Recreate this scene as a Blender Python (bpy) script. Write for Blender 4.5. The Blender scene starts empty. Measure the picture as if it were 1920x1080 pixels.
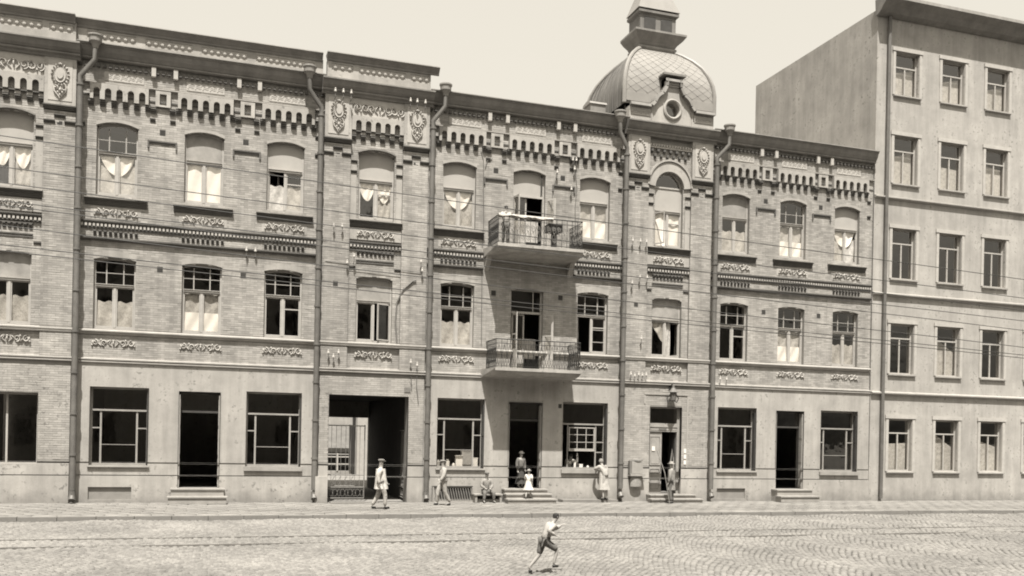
import bpy, bmesh, math, random
import numpy as np
from mathutils import Vector, Matrix
random.seed(7); RNG = np.random.default_rng(7)
PI = math.pi
S = bpy.context.scene
COL = S.collection

# ------------------------------------------------------------ camera
YAW = math.atan(570/1740); ROLL = .02
cam = bpy.data.cameras.new('camera'); camo = bpy.data.objects.new('camera', cam); COL.objects.link(camo)
cam.sensor_width = 36; cam.lens = 36*1740/1920; cam.shift_y = 280/1920; cam.shift_x = 0
cam.clip_start = .1; cam.clip_end = 2000
CAM = Vector((-35.5*math.sin(YAW), -35.5*math.cos(YAW), 2.45))
Fw = Vector((math.sin(YAW), math.cos(YAW), 0)); Rt = Vector((math.cos(YAW), -math.sin(YAW), 0)); Up = Vector((0, 0, 1))
c_, s_ = math.cos(ROLL), math.sin(ROLL)
R2 = Rt*c_ + Up*s_; U2 = Up*c_ - Rt*s_
camo.matrix_world = Matrix(((R2.x, U2.x, -Fw.x, CAM.x), (R2.y, U2.y, -Fw.y, CAM.y), (R2.z, U2.z, -Fw.z, CAM.z), (0, 0, 0, 1)))
S.camera = camo
# ------------------------------------------------------------ sky, sun, exposure
SUNDIR = Vector((.42, 1.5, -3.30)).normalized()
EL = math.asin(-SUNDIR.z); AZ = math.atan2(-SUNDIR.x, -SUNDIR.y)
W = bpy.data.worlds.new('World'); S.world = W; W.use_nodes = True
nt = W.node_tree; nt.nodes.clear()
sky = nt.nodes.new('ShaderNodeTexSky'); sky.sky_type = 'NISHITA'; sky.sun_disc = False
sky.sun_elevation = EL; sky.sun_rotation = AZ; sky.dust_density = 3.0; sky.air_density = 2.6; sky.altitude = 100
bw = nt.nodes.new('ShaderNodeSeparateColor'); mx = nt.nodes.new('ShaderNodeMix'); mx.data_type = 'RGBA'; mx.blend_type = 'MULTIPLY'
mx.inputs[0].default_value = 1; mx.inputs[7].default_value = (1, .94, .82, 1)
bg = nt.nodes.new('ShaderNodeBackground'); bg.inputs[1].default_value = .10
wo = nt.nodes.new('ShaderNodeOutputWorld')
nt.links.new(sky.outputs[0], bw.inputs[0]); nt.links.new(bw.outputs[2], mx.inputs[6])
nt.links.new(mx.outputs[2], bg.inputs[0]); nt.links.new(bg.outputs[0], wo.inputs[0])
sl = bpy.data.lights.new('sun', 'SUN'); sl.energy = 4.9; sl.angle = math.radians(.53); sl.color = (1, .965, .90)
so = bpy.data.objects.new('sun', sl); COL.objects.link(so); so.rotation_euler = SUNDIR.to_track_quat('-Z', 'Y').to_euler()
so.location = (-20, -30, 60)
S.view_settings.view_transform = 'Standard'; S.view_settings.look = 'None'; S.view_settings.gamma = 1
S.view_settings.exposure = 1.04; S.view_settings.use_curve_mapping = False
S.cycles.filter_width = 1.9; S.render.engine = 'CYCLES'; S.cycles.transparent_max_bounces = 16; S.cycles.max_bounces = 6

# ------------------------------------------------------------ materials (sepia tinted greys)
TINT = (1, .952, .885)
def tone(v):
    v *= .87
    return (v*TINT[0], v*TINT[1], v*TINT[2], 1)
def mat(name, v, rough=.85, var=.12, scale=3.0, fine=.08, fscale=60, bump=.15, island=0, metal=0, streak=0, spec=.3, chips=0):
    m = bpy.data.materials.new(name); m.use_nodes = True; n = m.node_tree; L = n.links.new
    b = n.nodes['Principled BSDF']; b.inputs['Roughness'].default_value = rough; b.inputs['Metallic'].default_value = metal
    b.inputs['Specular IOR Level'].default_value = spec
    g = n.nodes.new('ShaderNodeNewGeometry'); 
    def noise(sc, det=6, stretch=None):
        t = n.nodes.new('ShaderNodeTexNoise'); t.inputs['Scale'].default_value = sc; t.inputs['Detail'].default_value = det
        t.inputs['Roughness'].default_value = .62
        if stretch:
            mp = n.nodes.new('ShaderNodeMapping'); mp.inputs['Scale'].default_value = stretch
            L(g.outputs['Position'], mp.inputs[0]); L(mp.outputs[0], t.inputs[0])
        else: L(g.outputs['Position'], t.inputs[0])
        return t.outputs[0]
    def remap(sock, lo, hi, a=.3, c=.7):
        r = n.nodes.new('ShaderNodeMapRange'); r.inputs[1].default_value = a; r.inputs[2].default_value = c
        r.inputs[3].default_value = lo; r.inputs[4].default_value = hi; L(sock, r.inputs[0]); return r.outputs[0]
    def mul(a, c):
        k = n.nodes.new('ShaderNodeMath'); k.operation = 'MULTIPLY'; L(a, k.inputs[0]); L(c, k.inputs[1]); return k.outputs[0]
    f = remap(noise(scale), 1-var, 1+var)
    f = mul(f, remap(noise(fscale, 3), 1-fine, 1+fine))
    f = mul(f, remap(noise(.35, 3), 1-var*.6, 1+var*.6))
    if streak: f = mul(f, remap(noise(1.0, 5, (3.2, 3.2, .28)), 1-streak, 1+streak*.6))
    if chips:
        ch = noise(7.0, 4); ch2 = noise(1.1, 4); a_ = remap(ch, 1, 0, .34, .43); b_ = remap(ch2, 0, 1, .48, .58)
        k_ = n.nodes.new('ShaderNodeMath'); k_.operation = 'MULTIPLY'; L(a_, k_.inputs[0]); L(b_, k_.inputs[1])
        f = mul(f, remap(k_.outputs[0], 1, 1-chips, 0, 1))
        sx = n.nodes.new('ShaderNodeSeparateXYZ'); L(g.outputs['Position'], sx.inputs[0])   # mud splashed up from the pavement
        wz = n.nodes.new('ShaderNodeMath'); wz.operation = 'MULTIPLY_ADD'; L(noise(2.3, 5), wz.inputs[0]); wz.inputs[1].default_value = -.9; L(sx.outputs[2], wz.inputs[2])
        f = mul(f, remap(wz.outputs[0], .70, 1, -.42, .05))
    if island: f = mul(f, remap(g.outputs['Random Per Island'], 1-island, 1+island, 0, 1))
    vm = n.nodes.new('ShaderNodeVectorMath'); vm.operation = 'SCALE'; vm.inputs[0].default_value = tone(v)[:3]
    L(f, vm.inputs['Scale']); L(vm.outputs[0], b.inputs['Base Color'])
    if bump:
        bp = n.nodes.new('ShaderNodeBump'); bp.inputs['Strength'].default_value = bump; bp.inputs['Distance'].default_value = .02
        L(noise(fscale*.5, 5), bp.inputs['Height']); L(bp.outputs[0], b.inputs['Normal'])
    return m
def glassmat():
    m = bpy.data.materials.new('window_glass'); m.use_nodes = True; n = m.node_tree; n.nodes.clear(); L = n.links.new
    o = n.nodes.new('ShaderNodeOutputMaterial'); mixs = n.nodes.new('ShaderNodeMixShader')
    t = n.nodes.new('ShaderNodeBsdfTransparent'); t.inputs[0].default_value = (.95, .94, .92, 1)
    gl = n.nodes.new('ShaderNodeBsdfGlossy'); gl.inputs['Roughness'].default_value = .03; gl.inputs[0].default_value = (.95, .93, .9, 1)
    lw = n.nodes.new('ShaderNodeLayerWeight'); lw.inputs[0].default_value = .5
    pw = n.nodes.new('ShaderNodeMath'); pw.operation = 'POWER'; pw.inputs[1].default_value = 4; L(lw.outputs['Facing'], pw.inputs[0])
    fr = n.nodes.new('ShaderNodeMath'); fr.operation = 'MULTIPLY_ADD'; fr.inputs[1].default_value = .6; fr.inputs[2].default_value = .11; L(pw.outputs[0], fr.inputs[0])
    ns = n.nodes.new('ShaderNodeTexNoise'); ns.inputs['Scale'].default_value = 1.7; bp = n.nodes.new('ShaderNodeBump')
    bp.inputs['Strength'].default_value = .12; bp.inputs['Distance'].default_value = .05
    g = n.nodes.new('ShaderNodeNewGeometry'); L(g.outputs['Position'], ns.inputs[0]); L(ns.outputs[0], bp.inputs['Height']); L(bp.outputs[0], gl.inputs['Normal'])
    L(fr.outputs[0], mixs.inputs[0]); L(t.outputs[0], mixs.inputs[1]); L(gl.outputs[0], mixs.inputs[2]); L(mixs.outputs[0], o.inputs[0])
    return m
MT = dict(
    brick=mat('yellow_brick', .325, .9, .18, .8, .09, 40, .2, island=.17, streak=.22),
    redbrick=mat('dark_red_brick', .105, .9, .16, 3, .10, 50, .2, island=.15, streak=.10),
    mortar=mat('lime_mortar', .235, .95, .14, 2.5, .12, 60, .2, streak=.12),
    paintbrick=mat('painted_brick', .345, .9, .13, 1.6, .07, 50, .2, island=.13, streak=.14, chips=.45),
    plaster=mat('smooth_plaster', .355, .85, .16, 1.1, .06, 40, .2, streak=.16, chips=.45),
    stone=mat('carved_stone', .34, .85, .10, 4, .08, 50, .15, streak=.08),
    relief=mat('relief_plaster', .40, .85, .10, 6, .08, 50, .1),
    ledge=mat('sheet_metal_ledge', .26, .6, .18, 4, .08, 40, .05),
    cornice=mat('weathered_cornice', .21, .8, .16, 2.2, .10, 50, .15, streak=.15),
    roofmetal=mat('roof_sheet_metal', .24, .55, .16, 1.6, .06, 30, .05, streak=.2),
    dometile=mat('dome_zinc_tile', .25, .5, .10, 1.5, .05, 30, .04, island=.07),
    domeseam=mat('dome_seam_metal', .17, .55, .15, 1.5, .05, 30, .04, streak=.25),
    pipe=mat('zinc_pipe', .15, .55, .2, 3, .06, 30, .05, streak=.1, metal=.2),
    frame=mat('white_paint_wood', .38, .6, .10, 5, .05, 60, .05),
    doorwood=mat('grey_paint_wood', .30, .65, .14, 3, .06, 60, .08, streak=.1),
    darkwood=mat('dark_wood', .055, .7, .2, 4, .08, 60, .1),
    plank=mat('weathered_plank', .30, .8, .16, 3, .08, 60, .12),
    blind=mat('paper_blind', .37, .9, .07, 2, .03, 30, 0),
    greyblind=mat('grey_paper_blind', .27, .9, .22, 2.5, .04, 30, 0),
    curtain=mat('white_curtain', .80, .95, .05, 5, .03, 50, 0),
    lace=mat('lace_curtain', .42, .95, .28, 7, .2, 30, 0),
    iron=mat('black_iron', .035, .5, .2, 5, .05, 50, .05),
    greyiron=mat('worn_grey_iron', .17, .6, .2, 5, .05, 50, .05),
    paleiron=mat('pale_painted_iron', .20, .6, .2, 8, .05, 50, .05),
    slab=mat('balcony_slab', .33, .9, .2, 3, .1, 40, .25, streak=.15),
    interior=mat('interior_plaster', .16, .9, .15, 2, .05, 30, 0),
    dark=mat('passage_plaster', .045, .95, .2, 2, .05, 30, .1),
    porcelain=mat('white_porcelain', .42, .3, .05, 5, .03, 50, 0),
    wire=mat('copper_wire', .05, .6, .1, 5, .03, 50, 0),
    cobble=mat('cobble_stone', .185, .8, .18, .45, .1, 40, .25, island=.20),
    sand=mat('joint_sand', .085, .95, .18, .6, .1, 50, .2),
    flag=mat('pavement_flag', .222, .9, .14, .8, .08, 40, .15, island=.08),
    kerb=mat('granite_kerb', .19, .85, .12, 2, .1, 50, .2, island=.08),
    rail=mat('steel_rail', .23, .4, .2, 3, .05, 40, 0, metal=.4),
    soil=mat('packed_soil', .14, .95, .2, .5, .1, 50, .3),
    skin=mat('skin', .33, .6, .06, 9, .03, 60, 0),
    whitecloth=mat('white_cloth', .55, .95, .16, 8, .10, 22, .7),
    greycloth=mat('grey_cloth', .24, .95, .16, 8, .10, 22, .7),
    palecloth=mat('pale_cloth', .36, .95, .16, 8, .10, 22, .7),
    darkcloth=mat('dark_cloth', .06, .95, .16, 8, .10, 22, .7),
    midcloth=mat('mid_grey_cloth', .14, .95, .16, 8, .10, 22, .7),
    hair=mat('dark_hair', .03, .7, .2, 20, .1, 90, .1),
    shoe=mat('black_leather', .03, .45, .2, 10, .05, 50, 0),
    paper=mat('white_paper', .72, .9, .05, 5, .03, 40, 0),
    shed=mat('grey_shingle', .14, .85, .15, 2, .1, 30, .15, streak=.15),
    greyplaster=mat('grey_plaster', .28, .85, .11, 1.3, .05, 40, .12, streak=.10, chips=.3),
    glass=glassmat(),
)

# ------------------------------------------------------------ helpers
WL = {}
class M:
    def __init__(s): s.v = []; s.f = []; s.smooth = False
    def add(s, vs, fs):
        b = len(s.v); s.v += [tuple(p) for p in vs]; s.f += [tuple(i+b for i in f) for f in fs]; return s
    def box(s, x0, x1, y0, y1, z0, z1):
        return s.add([(x0,y0,z0),(x1,y0,z0),(x1,y1,z0),(x0,y1,z0),(x0,y0,z1),(x1,y0,z1),(x1,y1,z1),(x0,y1,z1)],
                     [(0,1,5,4),(1,2,6,5),(2,3,7,6),(3,0,4,7),(4,5,6,7),(3,2,1,0)])
    def prism(s, pts, y0, y1):                       # outline in x,z pushed along y
        n = len(pts)
        return s.add([(x,y0,z) for x,z in pts]+[(x,y1,z) for x,z in pts],
                     [tuple(range(n)), tuple(range(2*n-1, n-1, -1))]+[(i,i+n,(i+1)%n+n,(i+1)%n) for i in range(n)])
    def run(s, prof, x0, x1):                        # profile in y,z pushed along x
        n = len(prof)
        return s.add([(x0,y,z) for y,z in prof]+[(x1,y,z) for y,z in prof],
                     [tuple(range(n)), tuple(range(2*n-1, n-1, -1))]+[(i,i+n,(i+1)%n+n,(i+1)%n) for i in range(n)])
    def tube(s, pts, r, n=6, flat=1.0):
        pts = [Vector(p) for p in pts]; k = len(pts); vs = []
        rs = r if isinstance(r, (list, tuple)) else [r]*k
        for i, p in enumerate(pts):
            t = (pts[min(i+1,k-1)]-pts[max(i-1,0)]).normalized()
            a = Vector((0,1,0)) if abs(t.y) < .9 else Vector((1,0,0))
            u = t.cross(a).normalized(); w = t.cross(u).normalized()
            for j in range(n):
                q = 2*PI*(j+.5)/n; vs.append(p+u*math.cos(q)*rs[i]+w*math.sin(q)*rs[i]*flat)
        fs = [(i*n+j,i*n+(j+1)%n,(i+1)*n+(j+1)%n,(i+1)*n+j) for i in range(k-1) for j in range(n)]
        fs += [tuple(range(n-1,-1,-1)), tuple((k-1)*n+j for j in range(n))]
        return s.add(vs, fs)
    def rings(s, rr, n=16, mod=None):                # (cx,cy,cz,rx,ry) rings stacked up
        vs = []
        for i, (cx,cy,cz,rx,ry) in enumerate(rr):
            for j in range(n):
                q = 2*PI*j/n; k = 1+(mod(i/(len(rr)-1), q) if mod else 0)
                vs.append((cx+rx*k*math.cos(q), cy+ry*k*math.sin(q), cz))
        m = len(rr)
        fs = [(i*n+j,i*n+(j+1)%n,(i+1)*n+(j+1)%n,(i+1)*n+j) for i in range(m-1) for j in range(n)]
        fs += [tuple(range(n-1,-1,-1)), tuple((m-1)*n+j for j in range(n))]
        return s.add(vs, fs)
    def blob(s, c, rx, ry, rz, n=6):
        return s.rings([(c[0],c[1],c[2]-rz*.95,rx*.3,ry*.3),(c[0],c[1],c[2]-rz*.5,rx*.87,ry*.87),(c[0],c[1],c[2],rx,ry),
                        (c[0],c[1],c[2]+rz*.5,rx*.87,ry*.87),(c[0],c[1],c[2]+rz*.95,rx*.3,ry*.3)], n)
    def mesh(s, name, smooth=False):
        me = bpy.data.meshes.new(name); me.from_pydata(s.v, [], s.f)
        bm = bmesh.new(); bm.from_mesh(me); bmesh.ops.recalc_face_normals(bm, faces=bm.faces)
        if smooth:
            for f in bm.faces: f.smooth = True
            for e in bm.edges:
                if len(e.link_faces) == 2 and e.calc_face_angle(0) > .7: e.smooth = False
        bm.to_mesh(me); bm.free(); return me
def put(name, me, m, parent=None, loc=(0,0,0), label=None, cat=None, group=None, kind=None, smooth=False):
    if isinstance(me, M): me = me.mesh(name, smooth)
    if m is not None and not me.materials: me.materials.append(MT[m] if isinstance(m, str) else m)
    o = bpy.data.objects.new(name, me); COL.objects.link(o); o.location = loc; WL[o] = Vector(loc)
    if parent is not None: o.parent = parent; o.matrix_parent_inverse = Matrix.Translation(-WL[parent])
    return tag(o, label, cat, group, kind)
def tag(o, label=None, cat=None, group=None, kind=None):
    for k, v in (('label', label), ('category', cat), ('group', group), ('kind', kind)):
        if v: o[k] = v
    return o
def thing(name, label, cat, loc=(0,0,0), group=None):
    o = bpy.data.objects.new(name, None); COL.objects.link(o); o.location = loc; WL[o] = Vector(loc); o.empty_display_size = .3
    return tag(o, label, cat, group)
def fastmesh(name, V, Fq):
    me = bpy.data.meshes.new(name); V = np.asarray(V, np.float32); Fq = np.asarray(Fq, np.int32)
    me.vertices.add(len(V)); me.vertices.foreach_set('co', V.ravel())
    me.loops.add(Fq.size); me.loops.foreach_set('vertex_index', Fq.ravel())
    me.polygons.add(len(Fq)); me.polygons.foreach_set('loop_start', np.arange(0, Fq.size, 4, dtype=np.int32))
    me.update(calc_edges=True); me.validate(); return me

# openings: dict(x0,x1,z0,z1,rise)  z1 = spring height
def op(x0, x1, z0, z1, rise=0): return dict(x0=x0, x1=x1, z0=z0, z1=z1, rise=rise)
def half_at(o, z):
    w = (o['x1']-o['x0'])/2
    if z < o['z0'] or z > o['z1']+o['rise']: return None
    if z <= o['z1']: return w
    r = o['rise']; R = (w*w+r*r)/(2*r); d = z-(o['z1']+r-R)
    return math.sqrt(max(R*R-d*d, 0))
def arc_pts(o, n=12):
    w = (o['x1']-o['x0'])/2; r = o['rise']; cx = (o['x0']+o['x1'])/2; R = (w*w+r*r)/(2*r); cz = o['z1']+r-R
    a = math.asin(min(1, w/R)); a = PI-a if r > w else a
    return [(cx+R*math.sin(-a+2*a*i/n), cz+R*math.cos(-a+2*a*i/n)) for i in range(n+1)]
def wall_mesh(x0, x1, z0, z1, yf, yb, ops):
    m = M(); xs = {x0, x1}; zs = {z0, z1}
    ops = [o for o in ops if o['x1'] > x0 and o['x0'] < x1 and o['z0'] < z1]
    for o in ops: xs |= {o['x0'], o['x1']}; zs |= {max(o['z0'], z0), min(o['z1']+o['rise'], z1)}
    xs = sorted(x for x in xs if x0 <= x <= x1); zs = sorted(z for z in zs if z0 <= z <= z1)
    def inside(x, z): return any(o['x0'] < x < o['x1'] and o['z0'] < z < o['z1']+o['rise'] for o in ops)
    for a, b in zip(xs, xs[1:]):
        for c, d in zip(zs, zs[1:]):
            if inside((a+b)/2, (c+d)/2): continue
            m.add([(a,yf,c),(b,yf,c),(b,yf,d),(a,yf,d),(a,yb,c),(b,yb,c),(b,yb,d),(a,yb,d)], [(0,1,2,3),(7,6,5,4)])
    for o in ops:
        lo = max(o['z0'], z0)
        m.add([(o['x0'],yf,lo),(o['x0'],yb,lo),(o['x0'],yb,o['z1']),(o['x0'],yf,o['z1'])], [(0,1,2,3)])
        m.add([(o['x1'],yf,lo),(o['x1'],yb,lo),(o['x1'],yb,o['z1']),(o['x1'],yf,o['z1'])], [(3,2,1,0)])
        m.add([(o['x0'],yf,lo),(o['x1'],yf,lo),(o['x1'],yb,lo),(o['x0'],yb,lo)], [(0,1,2,3)])
        if o['rise'] == 0:
            m.add([(o['x0'],yf,o['z1']),(o['x1'],yf,o['z1']),(o['x1'],yb,o['z1']),(o['x0'],yb,o['z1'])], [(3,2,1,0)])
        else:
            P = arc_pts(o, 16); t = o['z1']+o['rise']
            for (ax, az), (bx, bz) in zip(P, P[1:]):
                m.add([(ax,yf,az),(bx,yf,bz),(bx,yf,t),(ax,yf,t),(ax,yb,az),(bx,yb,bz),(bx,yb,t),(ax,yb,t)], [(0,1,2,3),(7,6,5,4),(0,4,5,1)])
    for x in (x0, x1): m.add([(x,yf,z0),(x,yb,z0),(x,yb,z1),(x,yf,z1)], [(0,1,2,3)])
    m.add([(x0,yf,z1),(x1,yf,z1),(x1,yb,z1),(x0,yb,z1)], [(0,1,2,3)])
    return m
BR = {'brick': [], 'paintbrick': []}
def bricks(x0, x1, z0, z1, yf, ops=(), m='brick', L=.25, H=.0755, dep=.03):
    out = BR[m]; k0 = math.ceil(z0/H-1e-6); k1 = math.floor(z1/H+1e-6)
    for k in range(k0, k1):
        za, zb = k*H, (k+1)*H; zm = (za+zb)/2; iv = [(x0, x1)]
        for o in ops:
            h = half_at(o, zm)
            if h is None:
                if not (o['z0'] < zb-.01 and o['z1']+o['rise'] > za+.01): continue
                h = half_at(o, min(max(zm, o['z0']+.001), o['z1']+o['rise']-.001)) or 0
            c = (o['x0']+o['x1'])/2; a, b = c-h, c+h; nv = []
            for p, q in iv:
                if b <= p or a >= q: nv.append((p, q)); continue
                if a > p: nv.append((p, a))
                if b < q: nv.append((b, q))
            iv = nv
        off = (k % 2)*L/2
        for p, q in iv:
            i = math.floor((p-off)/L); 
            while True:
                a = max(p, i*L+off); b = min(q, (i+1)*L+off); i += 1
                if a >= q: break
                if b-a < .03: continue
                out.append((a+.0035, b-.0035, za+.0045, zb-.0045, yf, yf+dep))
def flush_bricks(key, parent, name):
    A = np.array(BR[key]); BR[key] = []
    if not len(A): return
    n = len(A); j = RNG.normal(0, .0022, (n, 6)); x0, x1, z0, z1, yf, yb = A.T
    yj = yf+RNG.uniform(-.006, -.001, n)*np.where(RNG.random(n) < .12, 1.8, 1)
    # 4 back corners, 4 front corners slightly inset (worn arris)
    e = .0008
    V = np.stack([np.stack(c, 1) for c in [
        (x0,yb,z0),(x1,yb,z0),(x1,yb,z1),(x0,yb,z1),
        (x0+e+j[:,0],yj,z0+e+j[:,2]*.5),(x1-e+j[:,1],yj,z0+e+j[:,2]*.5),(x1-e+j[:,1],yj,z1-e+j[:,3]*.5),(x0+e+j[:,0],yj,z1-e+j[:,3]*.5)]], 1).reshape(-1, 3)
    q = np.array([(4,5,6,7),(0,1,5,4),(1,2,6,5),(2,3,7,6),(3,0,4,7)])
    F = (np.arange(n)[:,None,None]*8+q[None]).reshape(-1, 4)
    me = fastmesh(name, V, F); me.shade_flat(); put(name, me, key, parent, kind='stuff')
def spiral(cx, cz, r0, turns, a0, hand=1, n=14, y=0):
    return [(cx+hand*math.cos(a0+turns*2*PI*i/n)*r0*(1-.8*i/n), y, cz+math.sin(a0+turns*2*PI*i/n)*r0*(1-.8*i/n)) for i in range(n+1)]
def scroll_relief(w, h, y=0, rich=1):                # centred relief of scrolls, built once and shared
    m = M(); r = .018
    n = 2 if w < 1.5 else 3
    for s in (-1, 1):
        for k in range(n):
            cx = s*w*(.11+.36*(k+.5)/n*1.15); rr = h*.40
            m.tube(spiral(cx, 0, rr, 1.35, PI*(.5 if k % 2 else -.5), s, 16, y), [.024]*10+[.018]*7, 5)
            m.tube([(cx-s*rr, y, (-1)**k*.02), (cx-s*rr*1.4, y, (-1)**k*h*.25), (cx-s*rr*1.9, y, (-1)**k*h*.42)], [.02, .026, .008], 5)
            m.blob((cx+s*rr*.9, y, (-1)**k*h*.33), .035, .03, .045)
        m.tube([(s*w*.04, y, -h*.42), (s*w*.10, y, -h*.1), (s*w*.05, y, h*.4)], [.012, .026, .01], 5)
        m.blob((s*w*.48, y, 0), .03, .03, h*.3)
    m.blob((0, y, 0), .035, .04, h*.3); m.blob((0, y, h*.3), .05, .03, h*.12)
    return m.mesh('scroll_relief', True)
SCROLL = scroll_relief(1.34, .26); FRIEZE = scroll_relief(1.72, .38)
def medallion_mesh():
    m = M(); n = 20
    P = [(.165*math.cos(2*PI*i/n), 0, .25*math.sin(2*PI*i/n)) for i in range(n+1)]
    m.tube(P, .022, 5); m.prism([(p[0], p[2]) for p in P[:-1]], -.015, .03)
    m.prism([(p[0]*.6, p[2]*.6) for p in P[:-1]], -.03, 0)
    for i in range(18):
        a = 2*PI*i/18; c = (.24*math.cos(a), 0, .34*math.sin(a))
        m.tube([(c[0]*.86, 0, c[2]*.88), c, (c[0]*1.18, 0, c[2]*1.13)], [.012, .03, .012], 5)
    for s in (-1, 1):
        m.tube(spiral(s*.13, -.44, .085, 1.2, PI*.4, s, 12), .02, 5)
        m.tube([(s*.2, 0, -.38), (s*.17, 0, -.55), (s*.06, 0, -.68), (0, 0, -.78)], [.015, .03, .026, .012], 5)
        m.blob((s*.07, 0, -.58), .03, .03, .05)
    m.blob((0, 0, -.50), .045, .04, .07); m.blob((0, 0, -.66), .03, .03, .06); m.blob((0, 0, .34), .05, .04, .05)
    return m.mesh('medallion', True)
MEDAL = medallion_mesh()
for me_, k_ in ((MEDAL, 2.2), (SCROLL, 2.0), (FRIEZE, 2.2)):
    for v_ in me_.vertices: v_.co.y *= k_
def arcade_mesh(n, pitch, w, z0, zs, zt, pad):       # slab with arched notches, z0 = underside, zs = spring, zt = top
    c0 = -(n-1)*pitch/2; pts = [(-(n-1)*pitch/2-w/2-pad, z0)]
    for i in range(n):
        c = c0+i*pitch; pts += [(c-w/2, z0)]
        pts += [(c-w/2*math.cos(PI*k/8), zs+w/2*math.sin(PI*k/8)) for k in range(9)]; pts += [(c+w/2, z0)]
    pts += [(-pts[0][0], z0), (-pts[0][0], zt), (pts[0][0], zt)]
    return pts
def stepped(x0, x1, z0, z1, yf, out, n=3):           # courses stepping outward towards the top
    m = M(); h = (z1-z0)/n
    for i in range(n): m.box(x0, x1, yf-out*(i+1)/n, yf+.02, z0+i*h+.006, z0+(i+1)*h-.004)
    return m
def insulator(x, y, z, parent, h=.30):
    b = put('insulator', INS_IRON, 'greyiron', parent, (x, y, z)); put('porcelain_cup', INS_CUP, 'porcelain', b, (x, y, z)); return b
_m = M(); _m.tube([(0,.1,-.26),(0,-.02,-.27),(0,-.09,-.22),(0,-.10,-.02)], .013, 5); INS_IRON = _m.mesh('insulator')
_m = M(); _m.rings([(0,-.10,-.05,.045,.045),(0,-.10,0,.042,.042),(0,-.10,.02,.028,.028),(0,-.10,.05,.034,.034),(0,-.10,.09,.02,.02)], 8); INS_CUP = _m.mesh('porcelain_cup', True)

# ------------------------------------------------------------ ground: soil, road, rails, pavement
SW = -5.3
def sheet(name, x0, x1, y0, y1, z, m):
    q = M(); q.add([(x0,y0,z),(x1,y0,z),(x1,y1,z),(x0,y1,z)], [(0,1,2,3)]); return put(name, q, m, kind='structure')
sheet('ground', -400, 400, -400, 400, -.30, 'soil')
pav = M(); pav.box(-60, 60, SW+.22, .3, -.29, -.035)
pavement = put('pavement', pav, 'sand', kind='structure')
road = M(); road.box(-60, 60, -45, SW, -.29, -.165)
road_o = put('road', road, 'sand', kind='structure')
def px_of(X, Y, Z):
    d = Vector((X, Y, Z))-CAM; z = d.dot(Fw)
    if z < 1: return (9e9, 9e9)
    u = 1740*d.dot(Rt)/z; v = -1740*d.dot(Up)/z
    return 960+u*c_-v*s_, 820+u*s_+v*c_
# cobbles: bed in arcs, top about z -0.115
cob = []
PX, PY = .142, .118
for iy in range(int(17.5/PY)):
    for ix in range(int(52/PX)):
        x = -23+ix*PX+(iy % 2)*PX/2; y = -22.6+iy*PY+.34*abs(math.sin(PI*x/2.1+.6))
        if y > SW-.08: continue
        if abs(y+9.75-.09*(x+8.4)*-1) < 0: continue
        u, v = px_of(x, y, -.12)
        if u < -80 or u > 2000 or v > 1115: continue
        cob.append((x+RNG.normal(0,.006), y+RNG.normal(0,.006), v))
RAILS = (-10.1, -11.62)
cob = [c for c in cob if all(abs(c[1]-r) > .085 for r in RAILS)]
cob.sort(key=lambda c: -c[2])
def cobble_arrays(C):
    n = len(C); x = C[:,0]; y = C[:,1]; hw = PX/2-.009+RNG.normal(0,.005,n); hd = PY/2-.008+RNG.normal(0,.005,n)
    zt = -.118+RNG.normal(0,.006,n)+.02*np.sin(x*1.3)*np.sin(y*.9); rings = []
    for kx, dz in ((1, -.045), (.9, -.014), (.55, 0)):
        for sx, sy in ((-1,-1),(1,-1),(1,1),(-1,1)):
            rings.append(np.stack([x+sx*hw*kx*(1+RNG.normal(0,.05,n)), y+sy*hd*kx*(1+RNG.normal(0,.05,n)), zt+dz+RNG.normal(0,.002,n)], 1))
    V = np.stack(rings, 1).reshape(-1, 3)
    q = [(8,9,10,11)]
    for r in (0, 4):
        for j in range(4): q.append((r+j, r+(j+1)%4, r+4+(j+1)%4, r+4+j))
    return V, (np.arange(n)[:,None,None]*12+np.array(q)[None]).reshape(-1, 4)
near = [c for c in cob if 0 <= px_of(c[0], c[1], -.12)[0] <= 1920 and c[2] <= 1084][:300]
ns = set(near); far = np.array([c for c in cob if c not in ns])
V_, F_ = cobble_arrays(far); o = put('cobble_paving', fastmesh('cobble_paving', V_, F_), 'cobble', road_o, kind='stuff')
variants = []
for k in range(6):
    V_, F_ = cobble_arrays(np.array([(0, 0, 0)])); V_[:,2] += .12; variants.append(fastmesh('cobblestone', V_, F_))
for c in near: put('cobblestone', random.choice(variants), 'cobble', road_o, (c[0], c[1], -.12+random.gauss(0, .004)))
for r in RAILS:
    m = M(); m.box(-30, 34, r-.06, r-.018, -.20, -.108); m.box(-30, 34, r+.018, r+.045, -.20, -.112); m.box(-30, 34, r-.018, r+.018, -.20, -.15)
    put('tram_rail', m, 'rail', road_o)
kst = M(); kst.box(.008, .992, 0, .21, 0, .20); ks = kst.mesh('kerb_stone')
for i in range(46): put('kerb_stone', ks, 'kerb', pavement, (-20+i*1.0, SW+random.gauss(0,.006), -.215+random.gauss(0,.005)))
fl = []
for iy in range(12):
    for ix in range(75):
        x0 = -20+ix*.62+(iy % 2)*.31; y0 = SW+.25+iy*.42
        if y0+.4 < .0: fl.append((x0+.3, y0+.2))
n = len(fl); F0 = np.array(fl); zt = -.005+RNG.normal(0,.004,n); V = []
for kx, dz in ((1,-.04),(.985,0)):
    for sx, sy in ((-1,-1),(1,-1),(1,1),(-1,1)):
        V.append(np.stack([F0[:,0]+sx*.30*kx+RNG.normal(0,.004,n), F0[:,1]+sy*.20*kx+RNG.normal(0,.004,n), zt+dz+RNG.normal(0,.003,n)], 1))
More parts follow.
